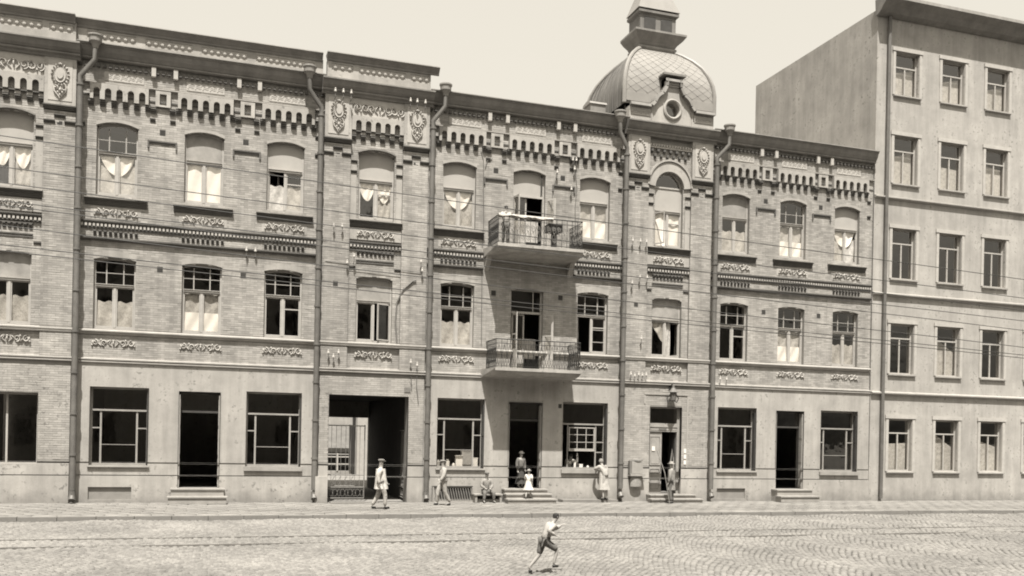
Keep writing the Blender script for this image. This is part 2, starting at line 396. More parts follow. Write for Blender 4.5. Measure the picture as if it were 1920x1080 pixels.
V = np.stack(V, 1).reshape(-1, 3); q = np.array([(4,5,6,7)]+[(j,(j+1)%4,4+(j+1)%4,4+j) for j in range(4)])
put('flagstone_paving', fastmesh('flagstone_paving', V, (np.arange(n)[:,None,None]*8+q[None]).reshape(-1,4)), 'flag', pavement, kind='stuff')

# ------------------------------------------------------------ the long brick building
B = thing('apartment_building', 'long three storey brick tenement with projecting bays, two iron balconies and a zinc dome', 'building', (.5, 0, 0))
YB = 9.0
def window(cx, w, z0, z1, rise, ztr, yf, style, top='glass', arch=False):
    """casement window set back in its opening; style picks curtains"""
    y = yf+.15; x0, x1 = cx-w/2, cx+w/2; t = .055
    m = M(); m.box(x0, x0+t, y, y+.07, z0, z1); m.box(x1-t, x1, y, y+.07, z0, z1); m.box(x0+t, x1-t, y, y+.07, z0, z0+.07)
    if rise > 0:
        o = op(x0, x1, z0, z1, rise); P = arc_pts(o, 12); Q = [((p[0]-cx)*(1-2*t/w)+cx, p[1]-t*1.1) for p in P]
        m.prism(P+Q[::-1], y, y+.07)
    else: m.box(x0+t, x1-t, y, y+.07, z1-t, z1)
    fr = put('window', m, 'frame', B)
    tr = M(); tr.box(x0+t, x1-t, y-.035, y+.06, ztr-.04, ztr+.04); tr.box(x0+t, x1-t, y-.06, y+.0, ztr+.025, ztr+.045); put('transom', tr, 'frame', fr)
    zh = ztr-.04
    mu = M(); mu.box(cx-.04, cx+.04, y-.01, y+.06, z0+.07, zh); put('mullion', mu, 'frame', fr)
    for s in (-1, 1):
        a, b = (x0+t+.004, cx-.044) if s < 0 else (cx+.044, x1-t-.004)
        if style.get('open') == s:                    # leaf swung into the room or out
            ang = style.get('ang', 1.2); hx = a if s < 0 else b; L = b-a; dx = math.cos(ang)*L*(1 if s < 0 else -1); dy = math.sin(ang)*L*style.get('out', 1)
            lf = M()
            def bar(u0, u1, za, zb):
                lf.add([(hx+dx*u0,y+dy*u0,za),(hx+dx*u1,y+dy*u1,za),(hx+dx*u1+.03,y+dy*u1+.03,za),(hx+dx*u0+.03,y+dy*u0+.03,za),
                        (hx+dx*u0,y+dy*u0,zb),(hx+dx*u1,y+dy*u1,zb),(hx+dx*u1+.03,y+dy*u1+.03,zb),(hx+dx*u0+.03,y+dy*u0+.03,zb)],
                       [(0,1,5,4),(1,2,6,5),(2,3,7,6),(3,0,4,7),(4,5,6,7),(3,2,1,0)])
            bar(0, .09, z0+.08, zh-.01); bar(.91, 1, z0+.08, zh-.01); bar(.09, .91, z0+.08, z0+.13); bar(.09, .91, zh-.06, zh-.01)
            if style.get('vent') == s: bar(.09, .91, zh-.42, zh-.37)
            put('open_casement', lf, 'frame', fr)
            g = M(); g.add([(hx+dx*.09,y+dy*.09+.015,z0+.13),(hx+dx*.91,y+dy*.91+.015,z0+.13),(hx+dx*.91,y+dy*.91+.015,zh-.06),(hx+dx*.09,y+dy*.09+.015,zh-.06)], [(0,1,2,3)])
            put('pane', g, 'glass', fr); continue
        lf = M(); lf.box(a, a+.035, y+.01, y+.05, z0+.075, zh); lf.box(b-.035, b, y+.01, y+.05, z0+.075, zh)
        lf.box(a+.035, b-.035, y+.01, y+.05, z0+.075, z0+.12); lf.box(a+.035, b-.035, y+.01, y+.05, zh-.045, zh-.003)
        if style.get('vent') == s: lf.box(a+.035, b-.035, y+.01, y+.05, zh-.42, zh-.38)
        if style.get('bars'):
            for k in (1, 2): zz = z0+(zh-z0)*k/3; lf.box(a+.035, b-.035, y+.02, y+.04, zz-.012, zz+.012)
        put('casement', lf, 'frame', fr)
        g = M(); g.add([(a+.035,y+.03,z0+.12),(b-.035,y+.03,z0+.12),(b-.035,y+.03,zh-.045),(a+.035,y+.03,zh-.045)], [(0,1,2,3)]); put('pane', g, 'glass', fr)
    zt = z1+rise
    if rise > 0:
        pts = [(x0+t, ztr+.04), (x1-t, ztr+.04)]+[((p[0]-cx)*(1-2*t/w)+cx, p[1]-t) for p in arc_pts(op(x0, x1, z0, z1, rise), 10)[::-1] if p[1]-t > ztr+.05]
    else: pts = [(x0+t, ztr+.04), (x1-t, ztr+.04), (x1-t, z1-t), (x0+t, z1-t)]
    g = M(); g.add([(p[0], y+.03, p[1]) for p in pts], [tuple(range(len(pts)))]); put('pane', g, 'glass', fr)
    if top in ('blind', 'greyblind'):
        if arch: pts = [(x0+t, ztr+.04), (x1-t, ztr+.04), (x1-t, z1-.01), (x0+t, z1-.01)]
        g = M(); g.add([(p[0], y+.012, p[1]) for p in pts], [tuple(range(len(pts)))]); put('blind', g, top, fr)
        if arch: q = M(); q.box(x0+t, x1-t, y-.02, y+.06, z1-.01, z1+.05); put('arch_bar', q, 'frame', fr)
    elif style.get('topbars'):
        q = M(); q.box(cx-w*.22, cx-w*.19, y+.01, y+.05, ztr+.04, z1-t); q.box(cx+w*.19, cx+w*.22, y+.01, y+.05, ztr+.04, z1-t)
        q.box(x0+t, x1-t, y+.012, y+.048, (ztr+z1)/2-.012, (ztr+z1)/2+.012); put('glazing_bar', q, 'doorwood', fr)
    cu = style.get('curtain')
    def drape(f_low, f_high, a, b, mname, yy=.07, folds=16):
        n = 28; V = []; F = []
        for i in range(n+1):
            u = i/n; x = a+(b-a)*u; lo, hi = f_low(u), f_high(u)
            for k in range(7):
                zz = hi+(lo-hi)*k/6; V.append((x, y+yy+.018*math.sin(u*folds+k*.8), zz))
        for i in range(n):
            for k in range(6): F.append((i*7+k, (i+1)*7+k, (i+1)*7+k+1, i*7+k+1))
        d = M(); d.add(V, F); put('curtain', d, mname, fr, smooth=True)
    H = zh-z0
    if cu == 'swag':
        drape(lambda u: zh-.02-H*.62*math.sin(PI*min(1, .15+u*.85))**1.0*(.55+.45*u), lambda u: zh, x0+t, cx+.02, 'curtain')
        drape(lambda u: zh-.02-H*.50*math.sin(PI*min(1, .02+.9*u)), lambda u: zh, cx, x1-t, 'curtain')
        drape(lambda u: z0+.07, lambda u: zh-H*.3, cx, x1-t, 'lace', .11)
    if cu == 'swags':
        drape(lambda u: zh-.05-H*.75*(math.sin(PI*u)**.7)*(.6 if u < .5 else .62), lambda u: zh, x0+t+.05, x1-t-.05, 'curtain')
        drape(lambda u: z0+.07, lambda u: zh-H*.2, x0+t, x1-t, 'lace', .11)
    if cu == 'lace': drape(lambda u: z0+.07, lambda u: z0+H*.66+.03*math.sin(u*22), x0+t, x1-t, 'lace')
    if cu == 'halfwhite': drape(lambda u: z0+.07, lambda u: z0+H*.52, x0+t, x1-t, 'curtain'); drape(lambda u: z0+H*.5, lambda u: zh, x0+t, x1-t, 'lace', .11)
    if cu == 'white': drape(lambda u: z0+.07, lambda u: zh, x0+t, x1-t, 'curtain')
    if cu == 'side': drape(lambda u: z0+.07+H*.75*u, lambda u: zh, x1-t, x0+t, 'lace'); 
    if cu == 'diag': drape(lambda u: zh-.05-H*.72*u, lambda u: zh, x0+t, cx+.1, 'lace'); drape(lambda u: z0+.07, lambda u: zh, cx+.1, cx+.3, 'lace', .11, 8)
    return fr
def sill(cx, w, z, yf):                              # projecting sill, stepping back under its shelf
    m = M(); h = .06
    m.run([(yf+.02,z+.05),(yf-.15,z+.025),(yf-.15,z-.01),(yf-.10,z-.015),(yf-.10,z-.06),(yf-.07,z-.065),(yf-.07,z-.11),(yf-.045,z-.115),(yf-.045,z-.16),(yf-.02,z-.165),(yf-.02,z-.19),(yf+.02,z-.19)], cx-w/2, cx+w/2)
    sl0 = put('window_sill', m, 'redbrick', B); put('sill_shelf', M().run([(yf+.02,z+.075),(yf-.17,z+.045),(yf-.17,z+.03),(yf+.02,z+.055)], cx-w/2-.02, cx+w/2+.02), 'stone', sl0); return sl0
def hood(cx, w, z1, rise, yf, mname='stone', band=.10, out=.06):
    o1 = op(cx-w/2-.02, cx+w/2+.02, 0, z1, rise+.012); P = arc_pts(o1, 12); o2 = [(cx+(p[0]-cx)*1.0, p[1]+band) for p in P]
    m = M(); m.prism(P+o2[::-1], yf-out, yf+.02); return put('hood_moulding', m, mname, B)
def shelf(x0, x1, zt, yf, teeth=True, deep=.115):
    m = M(); m.run([(yf+.02,zt+.03),(yf-deep,zt),(yf-deep,zt-.04),(yf-deep*.8,zt-.05),(yf-deep*.8,zt-.085),(yf-deep*.45,zt-.10),(yf+.02,zt-.10)], x0, x1)
    m.run([(yf+.02,zt-.20),(yf-.05,zt-.20),(yf-.05,zt-.235),(yf+.02,zt-.25)], x0, x1)
    sh = put('moulded_shelf', m, 'redbrick', B)
    if teeth:
        d = TEETH; n = int((x1-x0)/.12)
        for i in range(n): put('dentil', d, 'relief', sh, (x0+(x1-x0)*(i+.5)/n, yf, zt-.15))
    return sh
_m = M(); _m.box(-.035, .035, -.08, .02, -.047, .047); TEETH = _m.mesh('dentil')
_m = M(); _m.box(-.05, .05, -.11, .02, -.055, .055); BIGTEETH = _m.mesh('dentil')

# --- straight sections between the bays ------------------------------------------------
def section(cx, hw, balcony, seed, styles_up, styles_lo, x0=None, x1=None):
    x0 = cx-hw if x0 is None else x0; x1 = cx+hw if x1 is None else x1; yf = 0.0
    up = [op(cx+d-.64, cx+d+.64, 10.27, 12.58, .13) for d in (-2.77, 2.73)]
    lo = [op(cx+d-.65, cx+d+.65, 5.80, 8.12, .08) for d in (-2.77, 2.73)]
    if balcony: up.append(op(cx-.65, cx+.65, 9.55, 12.58, .13)); lo.append(op(cx-.65, cx+.65, 4.97, 8.08, .08))
    else: up.append(op(cx-.64, cx+.64, 10.27, 12.58, .13)); lo.append(op(cx-.65, cx+.65, 5.80, 8.12, .08))
    shopL = op(cx-3.46, cx-1.63, 1.25, 3.87); shopR = op(cx+1.55, cx+3.44, 1.25, 3.87); door = op(cx-.67, cx+.69, .50, 3.80)
    holes = [op(cx+d-.09, cx+d+.09, z, z+.19) for d in (-1.36, 1.36) for z in (12.46, 7.82)]
    gr = [shopL, shopR, door]
    put('wall', wall_mesh(x0, x1, -.05, 15.16, .0002, .45, up+lo+gr), 'mortar', B)
    for h in holes:
        m = M(); m.box(h['x0'], h['x1'], -.004, .012, h['z0'], h['z1']); put('vent_hole', m, 'dark', B)
    niches = [op(cx+d-.13, cx+d+.13, 13.40, 13.83) for d in (-1.36, 1.36)]
    bricks(x0, x1, 4.83, 5.70, yf, lo); bricks(x0, x1, 5.74, 14.75, yf, up+lo+holes)
    # ground floor: smooth render over brick, with a plinth
    put('render_coat', wall_mesh(x0, x1, 1.36, 4.72, -.030, .012, gr), 'plaster', B)
    put('plinth', wall_mesh(x0, x1, -.05, .90, -.075, .012, [door, op(cx-3.46, cx-2.12, .10, .52)]), 'plaster', B)
    put('plinth_band', wall_mesh(x0, x1, .93, 1.31, -.055, .012, gr), 'plaster', B)
    put('shop_sill', M().box(cx-3.50, cx-1.58, -.13, .3, 1.19, 1.247), 'stone', B)
    put('shop_sill', M().box(cx+1.50, cx+3.49, -.15, .3, 1.10, 1.247), 'doorwood', B)
    # ledges at the floor line and above the shops
    for z, nm in ((5.74, 'floor_ledge'), (4.80, 'shop_ledge')):
        m = M()
        if z > 5: m.run([(yf+.02,z+.05),(yf-.12,z+.0),(yf-.12,z-.035),(yf-.08,z-.05),(yf-.08,z-.09),(yf-.05,z-.12),(yf+.02,z-.13)], x0, x1)
        else: m.run([(yf+.02,z+.04),(yf-.11,z),(yf-.11,z-.04),(yf-.06,z-.06),(yf-.06,z-.075),(yf-.09,z-.08),(yf-.09,z-.12),(yf-.05,z-.14),(yf+.02,z-.14)], x0, x1)
        put(nm, m, 'stone', B)
    for k, o in enumerate(lo):
        c = (o['x0']+o['x1'])/2
        if not (balcony and k == 2): put('scroll_relief', SCROLL, 'relief', B, (c, -.012, 5.34))
    for k, o in enumerate(up):
        c = (o['x0']+o['x1'])/2; mid = k == 2
        hood(c, 1.28, 12.58, .13, yf, out=.03)
        if not (balcony and mid):
            sill(c, 1.92, 10.10, yf)
            put('relief_panel', M().box(c-.78, c+.78, -.012, .01, 9.50, 9.88), 'plaster', B)
            put('scroll_relief', SCROLL, 'relief', B, (c, -.02, 9.70))
    segs = [(x0+.05, cx-1.80), (cx+1.88, x1-.05)] if balcony else [(x0+.05, x1-.05)]
    for a, b in segs:
        shelf(a, b, 9.40, yf); m = M(); m.run([(yf+.02,8.87),(yf-.13,8.84),(yf-.13,8.79),(yf-.06,8.74),(yf+.02,8.73)], a, b)
        m.run([(yf+.02,9.15),(yf-.035,9.15),(yf-.035,9.12),(yf+.02,9.12)], a, b); put('string_course', m, 'redbrick', B)
    for d in ((-2.77, 2.73) if balcony else (-2.77, 0, 2.73)):
        n = 9
        for i in range(n): put('corbel', stepped_small, 'redbrick', B, (cx+d-.64+1.28*i/(n-1), yf, 8.99))
    for k, o in enumerate(lo):
        c = (o['x0']+o['x1'])/2; hood(c, 1.30, o['z1'], .08, yf, 'brick', .20, .015)
    # entablature: arcades, stepped corbels, niches, dentils
    put('string_moulding', M().run([(.02,14.02),(-.11,14.0),(-.11,13.965),(-.05,13.94),(.02,13.93)], x0, x1), 'stone', B)
    for d in (-2.72, 0.02, 2.79):
        P = arcade_mesh(5, .352, .20, 13.40, 13.68, 13.93, .10)
        put('corbel_arcade', M().prism([(x+cx+d, z) for x, z in P], yf-.18, yf+.01), 'paintbrick', B)
        for i in range(6):
            xx = cx+d-2.5*.352+i*.352; put('corbel_block', ARC_BLOCK, 'redbrick', B, (xx, yf, 13.29))
    for d in (-1.36, 1.40):
        put('niche', wall_mesh(cx+d-.24, cx+d+.24, 13.40, 13.93, yf-.11, yf+.01, [op(cx+d-.11, cx+d+.11, 13.46, 13.83)]), 'paintbrick', B)
        for e in (-.30, .30): put('corbel_block', ARC_BLOCK, 'redbrick', B, (cx+d+e, yf, 13.26))
        for e in (-.32, .32): put('corbel_block', SMALL_BLOCK, 'redbrick', B, (cx+d+e, yf, 12.94))
        put('label_moulding', M().box(cx+d-.47, cx+d+.47, -.06, .01, 12.21, 12.26).box(cx+d-.44, cx+d+.44, -.035, .01, 12.15, 12.205).box(cx+d+.42, cx+d+.47, -.06, .01, 12.0, 12.205).box(cx+d-.47, cx+d-.42, -.06, .01, 12.0, 12.205), 'redbrick', B)
    put('string_moulding', M().run([(.02,13.60),(-.03,13.60),(-.03,13.55),(.02,13.55)], x0, x1), 'redbrick', B)
    put('corbel_block', SMALL_BLOCK, 'redbrick', B, (x0+.18, yf, 12.55)); put('corbel_block', SMALL_BLOCK, 'redbrick', B, (x1-.22, yf, 12.35))
    put('corbel_block', SMALL_BLOCK, 'redbrick', B, (x1-.22, yf, 13.0))
    for d in (-2.6, 0, 2.75):
        put('ornament_panel', M().box(cx+d-.62, cx+d+.62, -.02, .01, 14.10, 14.38), 'relief', B)
        for i in range(5): put('rosette', ROSETTE, 'relief', B, (cx+d-.48+.24*i, -.02, 14.24))
    for d in (-1.67, -.97, 1.10, 1.79): put('modillion', M().box(cx+d-.07, cx+d+.07, -.17, .01, 14.38, 14.69), 'relief', B)
    n = int((x1-x0)/.18)
    for i in range(n): put('dentil', BIGTEETH, 'redbrick', B, (x0+(x1-x0)*(i+.5)/n, yf, 14.54))
    put('cornice', M().run([(.05,15.17),(-.32,15.17),(-.36,15.15),(-.36,15.11),(-.32,15.09),(-.26,14.93),(-.17,14.80),(-.15,14.79),(-.17,14.77),(-.17,14.73),(-.10,14.70),(.02,14.70)], x0, x1), 'cornice', B)
    put('gutter_edge', M().run([(-.33,15.175),(-.40,15.185),(-.40,15.155),(-.365,15.15)], x0, x1), 'ledge', B)
    # windows
    for k, o in enumerate(up[:2] if balcony else up):
        window((o['x0']+o['x1'])/2, 1.28, 10.27, 12.58, .13, 11.72, yf, styles_up[k], styles_up[k].get('top', 'blind'))
    for k, o in enumerate(lo[:2] if balcony else lo):
        window((o['x0']+o['x1'])/2, 1.30, 5.80, 8.12, .08, 7.28, yf, styles_lo[k], styles_lo[k].get('top', 'glass'))
    return door, shopL, shopR
_m = stepped(-.085, .085, -.09, .09, 0, .12); _m.box(-.095, .095, -.13, .01, .095, .11); ARC_BLOCK = _m.mesh('corbel_block')
_m = stepped(-.085, .085, -.07, .07, 0, .07); SMALL_BLOCK = _m.mesh('corbel_block')
_m = stepped(-.045, .045, -.08, .09, 0, .10); stepped_small = _m.mesh('corbel')
_m = stepped(-.17, .17, -.06, .06, 0, .07); LOZ = _m.mesh('corbel_block')
_m = M(); _m.tube(spiral(-.04,0,.06,1,0,1,10), .013, 4); _m.tube(spiral(.05,0,.06,1,PI,1,10), .013, 4); _m.blob((.1,0,.06),.02,.02,.03); _m.blob((-.09,0,-.06),.02,.02,.03); ROSETTE = _m.mesh('rosette', True)

def bay(cx, kind, ground, su, sl_):
    yc, yp = -.11, -.20; x0, x1 = cx-1.90, cx+1.90; pil = [(x0, cx-.95), (cx+.95, x1)]
    if kind == 'dome': upo = op(cx-.63, cx+.63, 10.24, 12.62, .63)
    else: upo = op(cx-.65, cx+.65, 10.24, 12.58, .14)
    loo = op(cx-.66, cx+.66, 5.80, 8.10, .08)
    if ground == 'gate': go = op(cx-1.56, cx+1.32, -.05, 3.86)
    elif ground == 'door': go = op(cx-.71, cx+.71, .30, 3.79)
    else: go = op(cx-.95, cx+.95, 1.25, 3.6)
    put('wall', wall_mesh(x0, x1, -.05, 15.05, yc+.0002, .45, [upo, loo, go]), 'mortar', B)
    vs = op(cx-1.50, cx-1.33, 7.74, 7.9)
    for k, (a, b) in enumerate(pil):
        for z0, z1 in ((4.83, 5.70), (5.76, 12.84)):
            put('pilaster', wall_mesh(a, b, z0, z1, yp+.0002, yc+.02, []), 'mortar', B); bricks(a, b, z0, z1, yp, [vs] if k == 0 else [])
        put('vent_hole', M().box(vs['x0'], vs['x1'], yp-.003, yp+.012, vs['z0'], vs['z1']), 'dark', B) if k == 0 else None
    bricks(cx-.95, cx+.95, 5.76, 14.4, yc, [upo, loo]); bricks(cx-.95, cx+.95, 4.83, 5.70, yc, [loo])
    gk = 'paintbrick'
    put('ground_wall', wall_mesh(x0, x1, 1.36, 4.66, yp+.0002, yc+.012, [go]), 'mortar', B); bricks(x0, x1, 1.36, 4.60, yp, [go], gk)
    put('plinth_band', wall_mesh(x0, x1, .93, 1.31, yp-.02, yc+.012, [go]), 'plaster', B)
    put('plinth', wall_mesh(x0, x1, -.05, .90, yp-.04, yc+.012, [go]), 'plaster', B)
    put('floor_ledge', M().run([(yc+.02,5.79),(yp-.06,5.74),(yp-.06,5.705),(yp-.04,5.69),(yp-.04,5.65),(yp-.03,5.62),(yc+.02,5.61)], x0-.04, x1+.04), 'stone', B)
    put('shop_ledge', M().run([(yc+.02,4.84),(yp-.10,4.80),(yp-.10,4.76),(yp-.05,4.74),(yp-.05,4.725),(yp-.08,4.72),(yp-.08,4.68),(yp-.05,4.66),(yc+.02,4.66)], x0-.04, x1+.04), 'stone', B)
    # window surround: narrow strips with two capitals each side
    for s in (-1, 1):
        a, b = sorted((cx+s*.72, cx+s*.94)); 
        put('window_strip', M().box(a, b, yc-.035, yc+.01, 10.14, 12.34), 'paintbrick', B)
        for z in (12.27, 11.90): put('strip_capital', stepped(a-.01, b+.01, z-.05, z+.05, yc-.035, .06, 3), 'redbrick', B)
    if kind == 'dome':
        P = [(cx-.64*math.cos(PI*i/20), 12.62+.64*math.sin(PI*i/20)) for i in range(21)]; Q = [(cx-.93*math.cos(PI*i/20), 12.66+.98*math.sin(PI*i/20)) for i in range(21)]
        put('arch_band', M().prism(P+[(cx+.93, 12.38), (cx+.64, 12.38)][::-1]*0+Q[::-1], yc-.07, yc+.01), 'plaster', B)
        m = M(); m.prism([(cx-.93*math.cos(PI*i/20), 12.67+.99*math.sin(PI*i/20)) for i in range(21)]+[(cx-1.0*math.cos(PI*i/20), 12.67+1.06*math.sin(PI*i/20)) for i in range(20, -1, -1)], yc-.12, yc+.01)
        put('hood_moulding', m, 'stone', B)
    else: hood(cx, 1.34, 12.60, .14, yc, 'cornice', .055, .10)
    sill(cx, 1.90, 10.12, yc-.02)
    put('relief_panel', M().box(cx-.94, cx+.94, yc-.05, yc+.01, 9.48, 9.90), 'plaster', B)
    put('scroll_relief', SCROLL, 'relief', B, (cx, yc-.06, 9.70)); put('scroll_relief', SCROLL, 'relief', B, (cx, yc-.03, 5.34))
    shelf(cx-.95, cx+.95, 9.40, yc-.02)
    for i in range(9): put('corbel', stepped_small, 'redbrick', B, (cx-.62+1.24*i/8, yc, 9.0))
    put('label_moulding', M().box(cx-.69, cx+.69, yc-.06, yc+.01, 9.08, 9.12).box(cx-.69, cx+.69, yc-.05, yc+.01, 8.72, 8.76).box(cx-.69, cx+.69, yc-.03, yc+.01, 8.64, 8.68), 'redbrick', B)
    for s in (-1, 1): put('corbel_block', stepped(cx+s*.84-.13, cx+s*.84+.13, 8.42, 8.52, yc, .05, 2), 'redbrick', B)
    # upper pilasters with medallions
    for k, (a, b) in enumerate(pil):
        put('pilaster_head', M().box(a, b, yp-.06, yc+.01, 13.02, 14.56), 'paintbrick', B)
        put('moulded_ledge', M().run([(yc+.02,13.03),(yp-.13,13.01),(yp-.13,12.97),(yp-.09,12.96),(yp-.09,12.92),(yp-.05,12.90),(yp-.05,12.87),(yc+.02,12.85)], a-.02, b+.02), 'redbrick', B)
        c = (a+b)/2; put('medallion_panel', M().box(c-.36, c+.36, yp-.075, yp-.05, 13.15, 14.46), 'relief', B)
        put('medallion', MEDAL, 'relief', B, (c, yp-.085, 13.99))
        put('corbel_block', LOZ, 'redbrick', B, (c, yp, 12.66)); put('corbel_block', LOZ, 'redbrick', B, (c-.31, yp, 12.46)); put('corbel_block', LOZ, 'redbrick', B, (c+.31, yp, 12.46))
        put('vent_hole', M().box(c-.08, c+.08, yp-.003, yp+.01, 12.36, 12.50), 'dark', B)
    if kind == 'dome':
        for i in range(7): put('corbel_block', TOOTH, 'redbrick', B, (cx-.82+1.64*i/6, yc, 14.03))
        for i in range(6): put('corbel_block', TOOTH, 'redbrick', B, (cx-.82+1.64*(i+.5)/6, yc, 13.83))
        put('string_moulding', M().box(cx-.95, cx+.95, yc-.10, yc+.01, 14.14, 14.20), 'relief', B)
        for i in range(16): put('dentil', TEETH, 'relief', B, (cx-.9+1.8*i/15, yc-.04, 14.25))
    else:
        P = arcade_mesh(5, .35, .20, 13.38, 13.64, 13.90, .145)
        put('corbel_arcade', M().prism([(x+cx+.07-.07, z) for x, z in P], yc-.17, yc+.01), 'paintbrick', B)
        for i in range(6): put('corbel_block', ARC_BLOCK, 'redbrick', B, (cx-.875+i*.35, yc, 13.13)); put('corbel_neck', M().box(cx-.875+i*.35-.09, cx-.875+i*.35+.09, yp, yc+.01, 13.235, 13.34), 'paintbrick', B)
        put('string_moulding', M().box(cx-.95, cx+.95, yp-.03, yc+.01, 13.34, 13.378), 'redbrick', B)
        put('frieze_panel', M().box(cx-.95, cx+.95, yp-.02, yc+.01, 13.90, 14.56), 'relief', B)
        put('frieze_relief', FRIEZE, 'relief', B, (cx+.05, yp-.03, 14.19))
    # cornice
    e = .12
    put('cornice', M().run([(.05,15.06),(-.56,15.06),(-.60,15.04),(-.60,14.99),(-.55,14.96),(-.48,14.82),(-.40,14.74),(-.37,14.73),(-.39,14.71),(-.39,14.66),(-.31,14.62),(-.28,14.55),(yc+.02,14.55)], x0-e, x1+e), 'cornice', B)
    window(cx, 1.30 if kind != 'dome' else 1.26, 10.24, 12.62 if kind == 'dome' else 12.58, .63 if kind == 'dome' else .14, 11.66, yc, su, su.get('top', 'blind'), kind == 'dome')
    window(cx, 1.32, 5.80, 8.10, .08, 7.28, yc, sl_, sl_.get('top', 'glass'))
    return go
_m = M(); _m.box(-.055, .055, -.09, .01, -.02, .08); _m.box(-.05, .05, -.055, .01, -.07, -.02); TOOTH = _m.mesh('corbel_block')

def attic(x0, x1, yf, panels):                       # parapet wall with beaded panels
    ops = [op(a, b, 15.36, 15.62) for a, b in panels]
    put('attic_wall', wall_mesh(x0, x1, 15.065, 15.76, yf, yf+.35, ops), 'paintbrick', B)
    for a, b in panels:
        pn = put('attic_panel', M().box(a, b, yf+.02, yf+.08, 15.36, 15.62), 'relief', B)
        n = max(2, int((b-a)/.19))
        for i in range(n): put('bead', BEAD, 'relief', pn, (a+(b-a)*(i+.5)/n, yf+.01, 15.49))
    put('attic_cornice', M().run([(yf+.4,16.0),(yf-.20,15.97),(yf-.22,15.93),(yf-.14,15.86),(yf-.09,15.80),(yf-.05,15.76),(yf-.04,15.70),(yf+.02,15.70)], x0-.02, x1+(.30 if abs(x1+3.52) < .1 else -.02)), 'cornice', B)
_m = M(); _m.blob((0,0,0), .075, .05, .085, 8); BEAD = _m.mesh('bead', True)

LC, RC, MC = -5.41, 6.42, .505
dS = dict
bay(LC, 'flat', 'gate', dS(curtain='swag', vent=1), dS(top='greyblind', open=1, ang=.45, out=-1, curtain=None, vent=0))
door_o, shopL, shopR = section(MC, 3.95, True, 1, [dS(curtain='swags'), dS(curtain='halfwhite')], [dS(curtain='lace', topbars=1), dS(curtain=None, topbars=1, bars=1, vent=1, open=-1, ang=1.1)], x0=-3.51, x1=4.52)
bay(RC, 'dome', 'door', dS(curtain='white', open=-1, ang=1.15, out=-1, vent=1, top='blind'), dS(curtain='diag', open=1, ang=1.15, top='greyblind'))
# the same house running on to both sides
section(-11.35, 4.04, False, 2, [dS(curtain='swags', topbars=1, top='glass'), dS(curtain='lace', open=-1, ang=.8, vent=1), dS(curtain='white', top='greyblind')], [dS(curtain='lace', topbars=1), dS(topbars=1, vent=1), dS(curtain='halfwhite', topbars=1)], x0=-15.38, x1=-7.31)
bay(-17.28, 'flat', 'window', dS(curtain='swag'), dS(top='greyblind', curtain='lace'))
section(12.35, 4.03, False, 3, [dS(curtain='lace', top='greyblind'), dS(curtain='swags', open=1, ang=1.1), dS(curtain='halfwhite', topbars=1, top='glass')], [dS(topbars=1, vent=1), dS(curtain='lace', topbars=1), dS(curtain='halfwhite', topbars=1)], x0=8.32, x1=16.4)
flush_bricks('brick', B, 'brick_courses'); flush_bricks('paintbrick', B, 'painted_brick_courses')

attic(-7.27, -3.52, -.32, [(-7.12, -6.36), (-6.15, -4.47), (-4.26, -3.57)])
attic(-15.4, -7.40, -.12, [(-15.1, -13.6), (-13.3, -11.8), (-11.5, -10.0), (-9.7, -7.7)])
attic(-19.15, -15.41, -.32, [(-19.0, -18.3), (-18.1, -16.4), (-16.2, -15.5)])
# body, floors and roof behind the facade
m = M()
for x in (-19.15, -15.35, -7.40, 8.35, 16.38): m.box(x-.1, x+.1, .46, YB, -.05, 14.95)
m.box(-3.6, -3.4, .46, YB, 4.3, 14.95); m.box(4.45, 4.6, .46, YB, -.05, 14.95)
for z in (4.35, 8.95, 14.6): m.box(-19.2, 16.45, .46, YB+.2, z, z+.3)
m.box(-3.4, 16.4, .46, YB, .28, .34); m.box(-19.2, -7.45, .46, YB, .28, .34)
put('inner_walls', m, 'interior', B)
put('back_wall', wall_mesh(-19.2, 16.45, -.05, 15.0, YB+.21, YB+.5, [op(-7.2, -3.98, -.05, 3.22)]), 'paintbrick', B)
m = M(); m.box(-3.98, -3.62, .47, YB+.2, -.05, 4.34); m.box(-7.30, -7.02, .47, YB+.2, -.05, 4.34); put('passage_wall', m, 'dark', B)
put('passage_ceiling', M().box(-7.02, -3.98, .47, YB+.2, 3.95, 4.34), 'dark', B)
put('roof', M().run([(-.05,15.18),(4.6,16.5),(YB+.7,15.0),(YB+.7,14.9),(4.6,16.35),(-.05,15.172)], -19.2, 16.4), 'roofmetal', B)
ch = put('chimney', M().box(3.35, 4.0, .9, 1.6, 15.2, 15.98), 'cornice', B); put('chimney_cap', M().run([(.85,15.98),(1.65,15.98),(1.6,16.07),(1.25,16.14),(.9,16.07)], 3.3, 4.05), 'ledge', ch)

# ---- dome bay: attic with oculus, pedimented gable, square dome, lantern
cx = RC; yf = -.24
gable = [(cx-1.88, 15.02), (cx+1.88, 15.02), (cx+1.88, 15.80), (cx+1.0, 15.80), (cx+.95, 15.86)]
gable += [(cx+.88*math.cos(a), 15.86+.62*math.sin(a)) for a in [PI*i/20 for i in range(1, 7)]]
gable += [(cx+.38, 16.62), (cx+.38, 16.92), (cx-.38, 16.92), (cx-.38, 16.62)]
gable += [(cx-.88*math.cos(a), 15.86+.62*math.sin(a)) for a in [PI*i/20 for i in range(6, 0, -1)]]
gable += [(cx-.95, 15.86), (cx-1.0, 15.80), (cx-1.88, 15.80)]
g = M(); n = 20
oc = [(cx+.30*math.cos(2*PI*i/n), 15.73+.31*math.sin(2*PI*i/n)) for i in range(n)]
